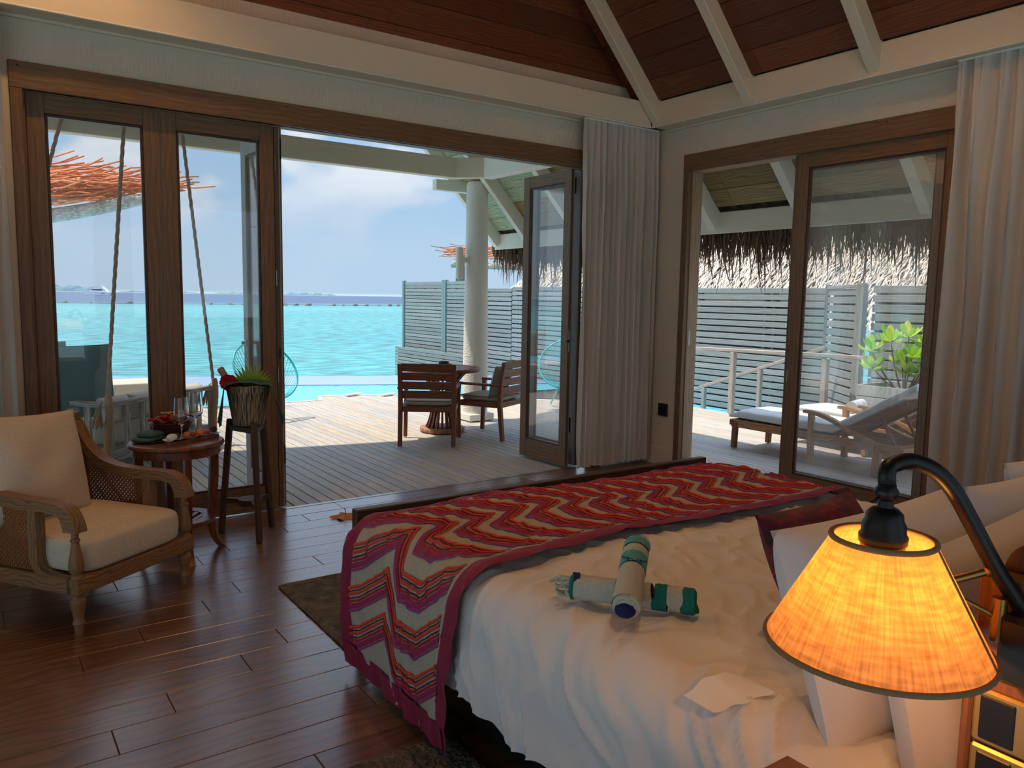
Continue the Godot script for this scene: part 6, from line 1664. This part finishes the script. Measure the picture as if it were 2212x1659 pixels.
func canopy_bed() -> void:
	M.stick = []
	for c in [c8(216, 122, 66), c8(196, 100, 52), c8(232, 150, 92)]: M.stick.append(mat(c, 0.7))
	M.log = mat(c8(226, 220, 208), 0.8, T.blotch, Vector2(3, 6))
	var a := Vector3(0.35, 2.44, -12.75)
	var b := Vector3(2.10, 2.82, -11.60)
	var cn := thing("twig_canopy", "canopy of orange sticks heaped on a white log, beyond the left door leaf", "canopy", Vector3.ZERO)
	var pts := []
	for k in 10:
		var t := k / 9.0
		pts.append(a.lerp(b, t * 1.12) + Vector3(0, -0.05 * sin(t * PI), 0))
	part("log", MB.new().tube(pts, [0.10, 0.10, 0.098, 0.096, 0.093, 0.09, 0.087, 0.084, 0.08, 0.076], 14), M.log, cn)
	part("log", MB.new().tube([a + Vector3(-0.6, 0.1, -1.7), b + Vector3(-0.6, 0.15, -1.7)], 0.08, 12), M.log, cn)
	part("post", mb(Vector3.UP).bar(Vector3(0.2, -0.3, -12.9), Vector3(0.2, 2.5, -12.9), 0.14, 0.14, 0.02, Vector3.BACK), M.log, cn)
	part("post", mb(Vector3.UP).bar(Vector3(-0.35, -0.3, -14.4), Vector3(-0.35, 2.5, -14.4), 0.14, 0.14, 0.02, Vector3.BACK), M.log, cn)
	twig_roof(cn, a + Vector3(-0.4, 0.03, 0.2), b + Vector3(0.1, -0.06, 0.0), Vector3(-0.9, 0.25, -1.5), 290, 7)
	# cushioned platform in the shade of it
	var pl := thing("lounge_platform", "sun-dappled ivory lounge platform under the twig canopy", "daybed", Vector3(0.95, 0, -10.65))
	part("plinth", mb().box(Vector3(0, 0.12, 0), Vector3(2.3, 0.24, 0.66), 0.01), M.whitewood, pl)
	var mt := thing("lounge_mattress", "ivory mattress with dappled light on the lounge platform", "mattress", Vector3(0.95, 0.24, -10.65))
	part("cover", MB.new().slab(2.25, 0.20, 0.64, 0.05, Transform3D.IDENTITY, 0.015), M.ivory, mt)
	var wc := thing("lounge_cushion", "white cushion with purple piping at the left edge of the lounge", "cushion", Vector3(0.70, 0.78, -10.75), 0.4)
	part("cover", MB.new().pad(0.46, 0.46, 0.16, xf(Vector3.ZERO, Vector3(-0.2, 0, 0))), M.ivory, wc)
	part("piping", MB.new().piping(0.46, 0.46, 0.009, xf(Vector3.ZERO, Vector3(-0.2, 0, 0))), mat(c8(120, 60, 120), 0.9), wc)

func hoop_chair() -> void:
	M.aqua = mat(c8(44, 190, 200), 0.35)
	var mk := func(label: String, at: Vector3, turn: float) -> void:
		var o := thing("string_chair", label, "chair", at, turn, "string chairs on the deck")
		var rim := []
		var low := []
		for k in 49:
			var t := TAU * k / 48
			rim.append(Vector3(cos(t) * 0.44, 0.62 + sin(t) * 0.34, -sin(t) * 0.22))
			low.append(Vector3(cos(t) * 0.16, 0.30 + sin(t) * 0.02, 0.08 - sin(t) * 0.12))
		part("rim", MB.new().tube(rim, 0.013, 8, false), M.aqua, o)
		part("seat_ring", MB.new().tube(low, 0.008, 6, false), M.aqua, o)
		var s := MB.new()
		for k in 48: s.tube([rim[k], low[k]], 0.0035, 4, false)
		part("cords", s, M.aqua, o).set_meta("kind", "stuff")
		for k in 3:
			var t := TAU * (k + 0.25) / 3
			part("leg", MB.new().tube([Vector3(cos(t) * 0.15, 0.3, 0.08 - sin(t) * 0.1), Vector3(cos(t) * 0.32, 0.0, 0.05 - sin(t) * 0.28)], 0.01, 8), M.aqua, o)
	mk.call("turquoise string chair whose round rim shows behind the bucket", Vector3(3.02, 0, -9.55), deg_to_rad(20))
	mk.call("turquoise string chair behind the folded grey door leaf", Vector3(7.15, 0, -8.75), deg_to_rad(-50))

func loungers() -> void:
	M.white_cloth = mat(c8(240, 240, 238), 0.9, T.weave, Vector2(14, 14))
	var mk := func(label: String, at: Vector3, turn: float) -> Node3D:
		var o := thing("sun_lounger", label, "sun lounger", at, turn, "sun loungers on the side deck")
		var w := 0.64
		for x in [-w / 2 + 0.03, w / 2 - 0.03]:
			part("side_rail", mb(Vector3.BACK).box(Vector3(x, 0.265, 0.92), Vector3(0.03, 0.08, 1.86), 0.004), M.teak_light, o)
			part("foot_leg", mb(Vector3.UP).bar(Vector3(x, 0, 0.03), Vector3(x, 0.28, 0.04), 0.055, 0.05, 0.004, Vector3.BACK), M.teak, o)
			part("arm_post", mb(Vector3.UP).bar(Vector3(x, 0, 0.95), Vector3(x, 0.50, 0.94), 0.05, 0.055, 0.005, Vector3.BACK), M.teak_light, o)
			part("head_leg", mb(Vector3.UP).bar(Vector3(x, 0, 1.63), Vector3(x, 0.29, 1.62), 0.055, 0.07, 0.004, Vector3.BACK), M.teak_light, o)
			var am := smooth_poly([Vector2(0.86, 0.515), Vector2(0.98, 0.512), Vector2(1.15, 0.475), Vector2(1.38, 0.385), Vector2(1.66, 0.285)], 5)
			am.append_array(smooth_poly([Vector2(1.66, 0.245), Vector2(1.38, 0.345), Vector2(1.15, 0.437), Vector2(0.98, 0.478), Vector2(0.86, 0.488)], 5))
			part("arm", mb(Vector3.BACK).extrude(am, 0.055, Transform3D(Basis(Vector3(0, 0, 1), Vector3.UP, Vector3(-1, 0, 0)), Vector3(x + 0.028, 0, 0))), M.teak_light, o)
		part("foot_rail", mb().box(Vector3(0, 0.275, 0.0), Vector3(w, 0.06, 0.04), 0.004), M.teak, o)
		part("head_rail", mb().box(Vector3(0, 0.255, 1.86), Vector3(w, 0.07, 0.035), 0.004), M.teak_light, o)
		for k in 11: part("seat_slat", mb().box(Vector3(0, 0.3, 0.06 + k * 0.105), Vector3(w - 0.07, 0.016, 0.075), 0.003), M.teak, o)
		var h := Vector3(0, 0.31, 1.20)
		var tip := Vector3(0, 0.70, 1.86)
		var bd := (tip - h)
		for x in [-w / 2 + 0.055, w / 2 - 0.055]: part("back_rail", mb().bar(h + Vector3(x, 0, 0), tip + Vector3(x, 0, 0), 0.03, 0.04, 0.003), M.teak, o)
		for k in 9: part("back_slat", mb().bar(h + Vector3(-0.22 + 0.055 * k, 0.012, 0), tip + Vector3(-0.22 + 0.055 * k, 0.012, 0), 0.032, 0.014, 0.002), M.teak, o)
		part("prop", mb().bar(h.lerp(tip, 0.6) + Vector3(-0.2, -0.02, 0), Vector3(-0.2, 0.26, 1.75), 0.03, 0.025), M.teak, o)
		part("prop", mb().bar(h.lerp(tip, 0.6) + Vector3(0.2, -0.02, 0), Vector3(0.2, 0.26, 1.75), 0.03, 0.025), M.teak, o)
		part("prop_bar", mb().bar(Vector3(-0.24, 0.265, 1.75), Vector3(0.24, 0.265, 1.75), 0.035, 0.025), M.teak_light, o)
		return o
	var pad := func(label: String, at: Vector3, turn: float) -> void:
		var o := thing("lounger_mattress", label, "mattress", at, turn, "lounger mattresses")
		var pts := [Vector2(-0.06, 0.315), Vector2(0.5, 0.312), Vector2(1.08, 0.312), Vector2(1.22, 0.345), Vector2(1.5, 0.515), Vector2(1.86, 0.735), Vector2(1.95, 0.785)]
		var c := smooth_poly(pts, 6)
		part("cover", MB.new().surf(28, c.size() - 1, func(u, v):
			var q := c[int(round(v * (c.size() - 1)))]
			var t: float = u * TAU
			var e := minf(1.0, minf(v, 1.0 - v) * 16.0)
			var x: float = signf(cos(t)) * pow(absf(cos(t)), 0.35) * 0.30 * (0.93 + 0.07 * e)
			var y: float = (0.5 + 0.5 * signf(sin(t)) * pow(absf(sin(t)), 0.5)) * 0.105 * (0.35 + 0.65 * e)
			return Vector3(x, q.y + y + 0.006 * sin(q.x * 16.0) * maxf(sin(t), 0.0), q.x), 1.9, 1.0, false, true), M.white_cloth, o)
	mk.call("teak sun lounger with curved arms, nearest the sliding door", Vector3(6.98, 0, -5.40), 0.0)
	pad.call("white mattress on the nearest sun lounger, folded up its back", Vector3(6.98, 0, -5.40), 0.0)
	mk.call("teak sun lounger beyond the nearest one, out in the sun", Vector3(7.86, 0, -5.30), deg_to_rad(-4))
	pad.call("white mattress on the farther sun lounger in the sun", Vector3(7.86, 0, -5.30), deg_to_rad(-4))
	var tr := thing("pool_towel", "rolled white pool towel with a grey stripe on the farther lounger", "towel", Vector3(7.72, 0.475, -4.62), deg_to_rad(15))
	part("roll", MB.new().tube([Vector3(-0.17, 0, 0), Vector3(0.17, 0, 0)], 0.06, 20), M.white_cloth, tr)
	part("stripe", MB.new().tube([Vector3(-0.10, 0, 0), Vector3(-0.08, 0, 0)], 0.0608, 20, false), mat(c8(150, 160, 190), 0.9), tr)
	part("stripe", MB.new().tube([Vector3(0.06, 0, 0), Vector3(0.075, 0, 0)], 0.0608, 20, false), mat(c8(150, 160, 190), 0.9), tr)

func planter() -> void:
	var c := Vector3(8.52, 0, -4.55)
	var p := thing("planter_box", "square grey plank planter behind the sun loungers", "planter", c)
	for k in 5:
		for s in [0, 1, 2, 3]:
			var B := Basis(Vector3.UP, s * PI / 2)
			part("plank", mb().box(B * Vector3(0, 0.075 + k * 0.13, 0.34), Vector3(0.70, 0.122, 0.025), 0.004, B), M.fence[(k + s) % 4], p)
	part("soil", mb().box(Vector3(0, 0.3, 0), Vector3(0.64, 0.6, 0.64), 0.0), M.rock, p)
	M.shrub = []
	for q in [c8(150, 196, 28), c8(176, 208, 44), c8(120, 176, 30), c8(206, 214, 60)]:
		var m := mat(q, 0.45)
		m.backlight_enabled = true; m.backlight = Color(0.55, 0.7, 0.12)
		M.shrub.append(m)
	var s := thing("shrub", "bright yellow-green shrub with large paddle leaves in the planter", "plant", c + Vector3(0, 0.6, 0))
	var leaf_shape := MB.new().surf(6, 9, func(u, v):
		var w: float = (u - 0.5) * 0.072 * pow(sin(clampf(v * 0.93 + 0.05, 0, 1) * PI), 0.7) * (0.5 + v)
		return Vector3(w, 0.02 * sin(v * 2.4) + absf(u - 0.5) * 0.018, v * 0.17))
	var lm := []
	for m in M.shrub:
		var me := leaf_shape.mesh()
		me.surface_set_material(0, m)
		lm.append(me)
	var tips := [Vector3(-0.16, 0.56, -0.10), Vector3(-0.02, 0.60, 0.02), Vector3(0.12, 0.50, 0.16), Vector3(-0.10, 0.40, 0.12), Vector3(-0.22, 0.25, -0.26), Vector3(0.02, 0.34, 0.22), Vector3(0.14, 0.56, 0.30), Vector3(-0.06, 0.26, 0.28), Vector3(0.10, 0.30, -0.10), Vector3(-0.2, 0.44, -0.3), Vector3(0.0, 0.44, 0.42), Vector3(-0.02, 0.2, 0.05)]
	for t in tips:
		part("branch", MB.new().tube(smooth3([Vector3(t.x * 0.15, -0.02, t.z * 0.15), Vector3(t.x * 0.7, t.y * 0.45, t.z * 0.6), t], 4), [0.011, 0.0105, 0.010, 0.0095, 0.009, 0.0085, 0.008, 0.0075, 0.007], 6), M.oak, s)
		var n := 11 + rng.randi() % 5
		for k in n:
			var a := TAU * k / n * 2.0 + rng.randf() * 0.5
			var el := lerpf(0.25, 1.25, float(k) / n)
			var o := MeshInstance3D.new()
			o.name = "leaf"; o.mesh = lm[rng.randi() % 4]
			var z := Vector3(cos(a) * cos(el), sin(el), sin(a) * cos(el))
			var x := z.cross(Vector3.UP).normalized()
			var sc := rng.randf_range(0.75, 1.15)
			o.transform = Transform3D(Basis(x, z.cross(x), z) * sc, t + Vector3(0, -0.03 + 0.05 * float(k) / n, 0))
			s.add_child(o, true)

func neighbour_canopy() -> void:
	var n := thing("twig_canopy", "small orange twig canopy on a grey post, behind the fence by the column", "canopy", Vector3.ZERO)
	var a := Vector3(13.5, 2.55, -22.4)
	part("post", mb(Vector3.UP).bar(Vector3(13.65, 0.5, -22.5), Vector3(13.65, 2.95, -22.5), 0.26, 0.26, 0.03, Vector3.BACK), M.fence_post, n)
	part("log", MB.new().tube([Vector3(13.4, 2.62, -22.7), Vector3(15.6, 2.55, -21.2)], 0.1, 10), M.log, n)
	twig_roof(n, Vector3(13.5, 2.75, -22.5), Vector3(15.8, 2.75, -21.1), Vector3(0.5, 0.2, -1.2), 90, 3)
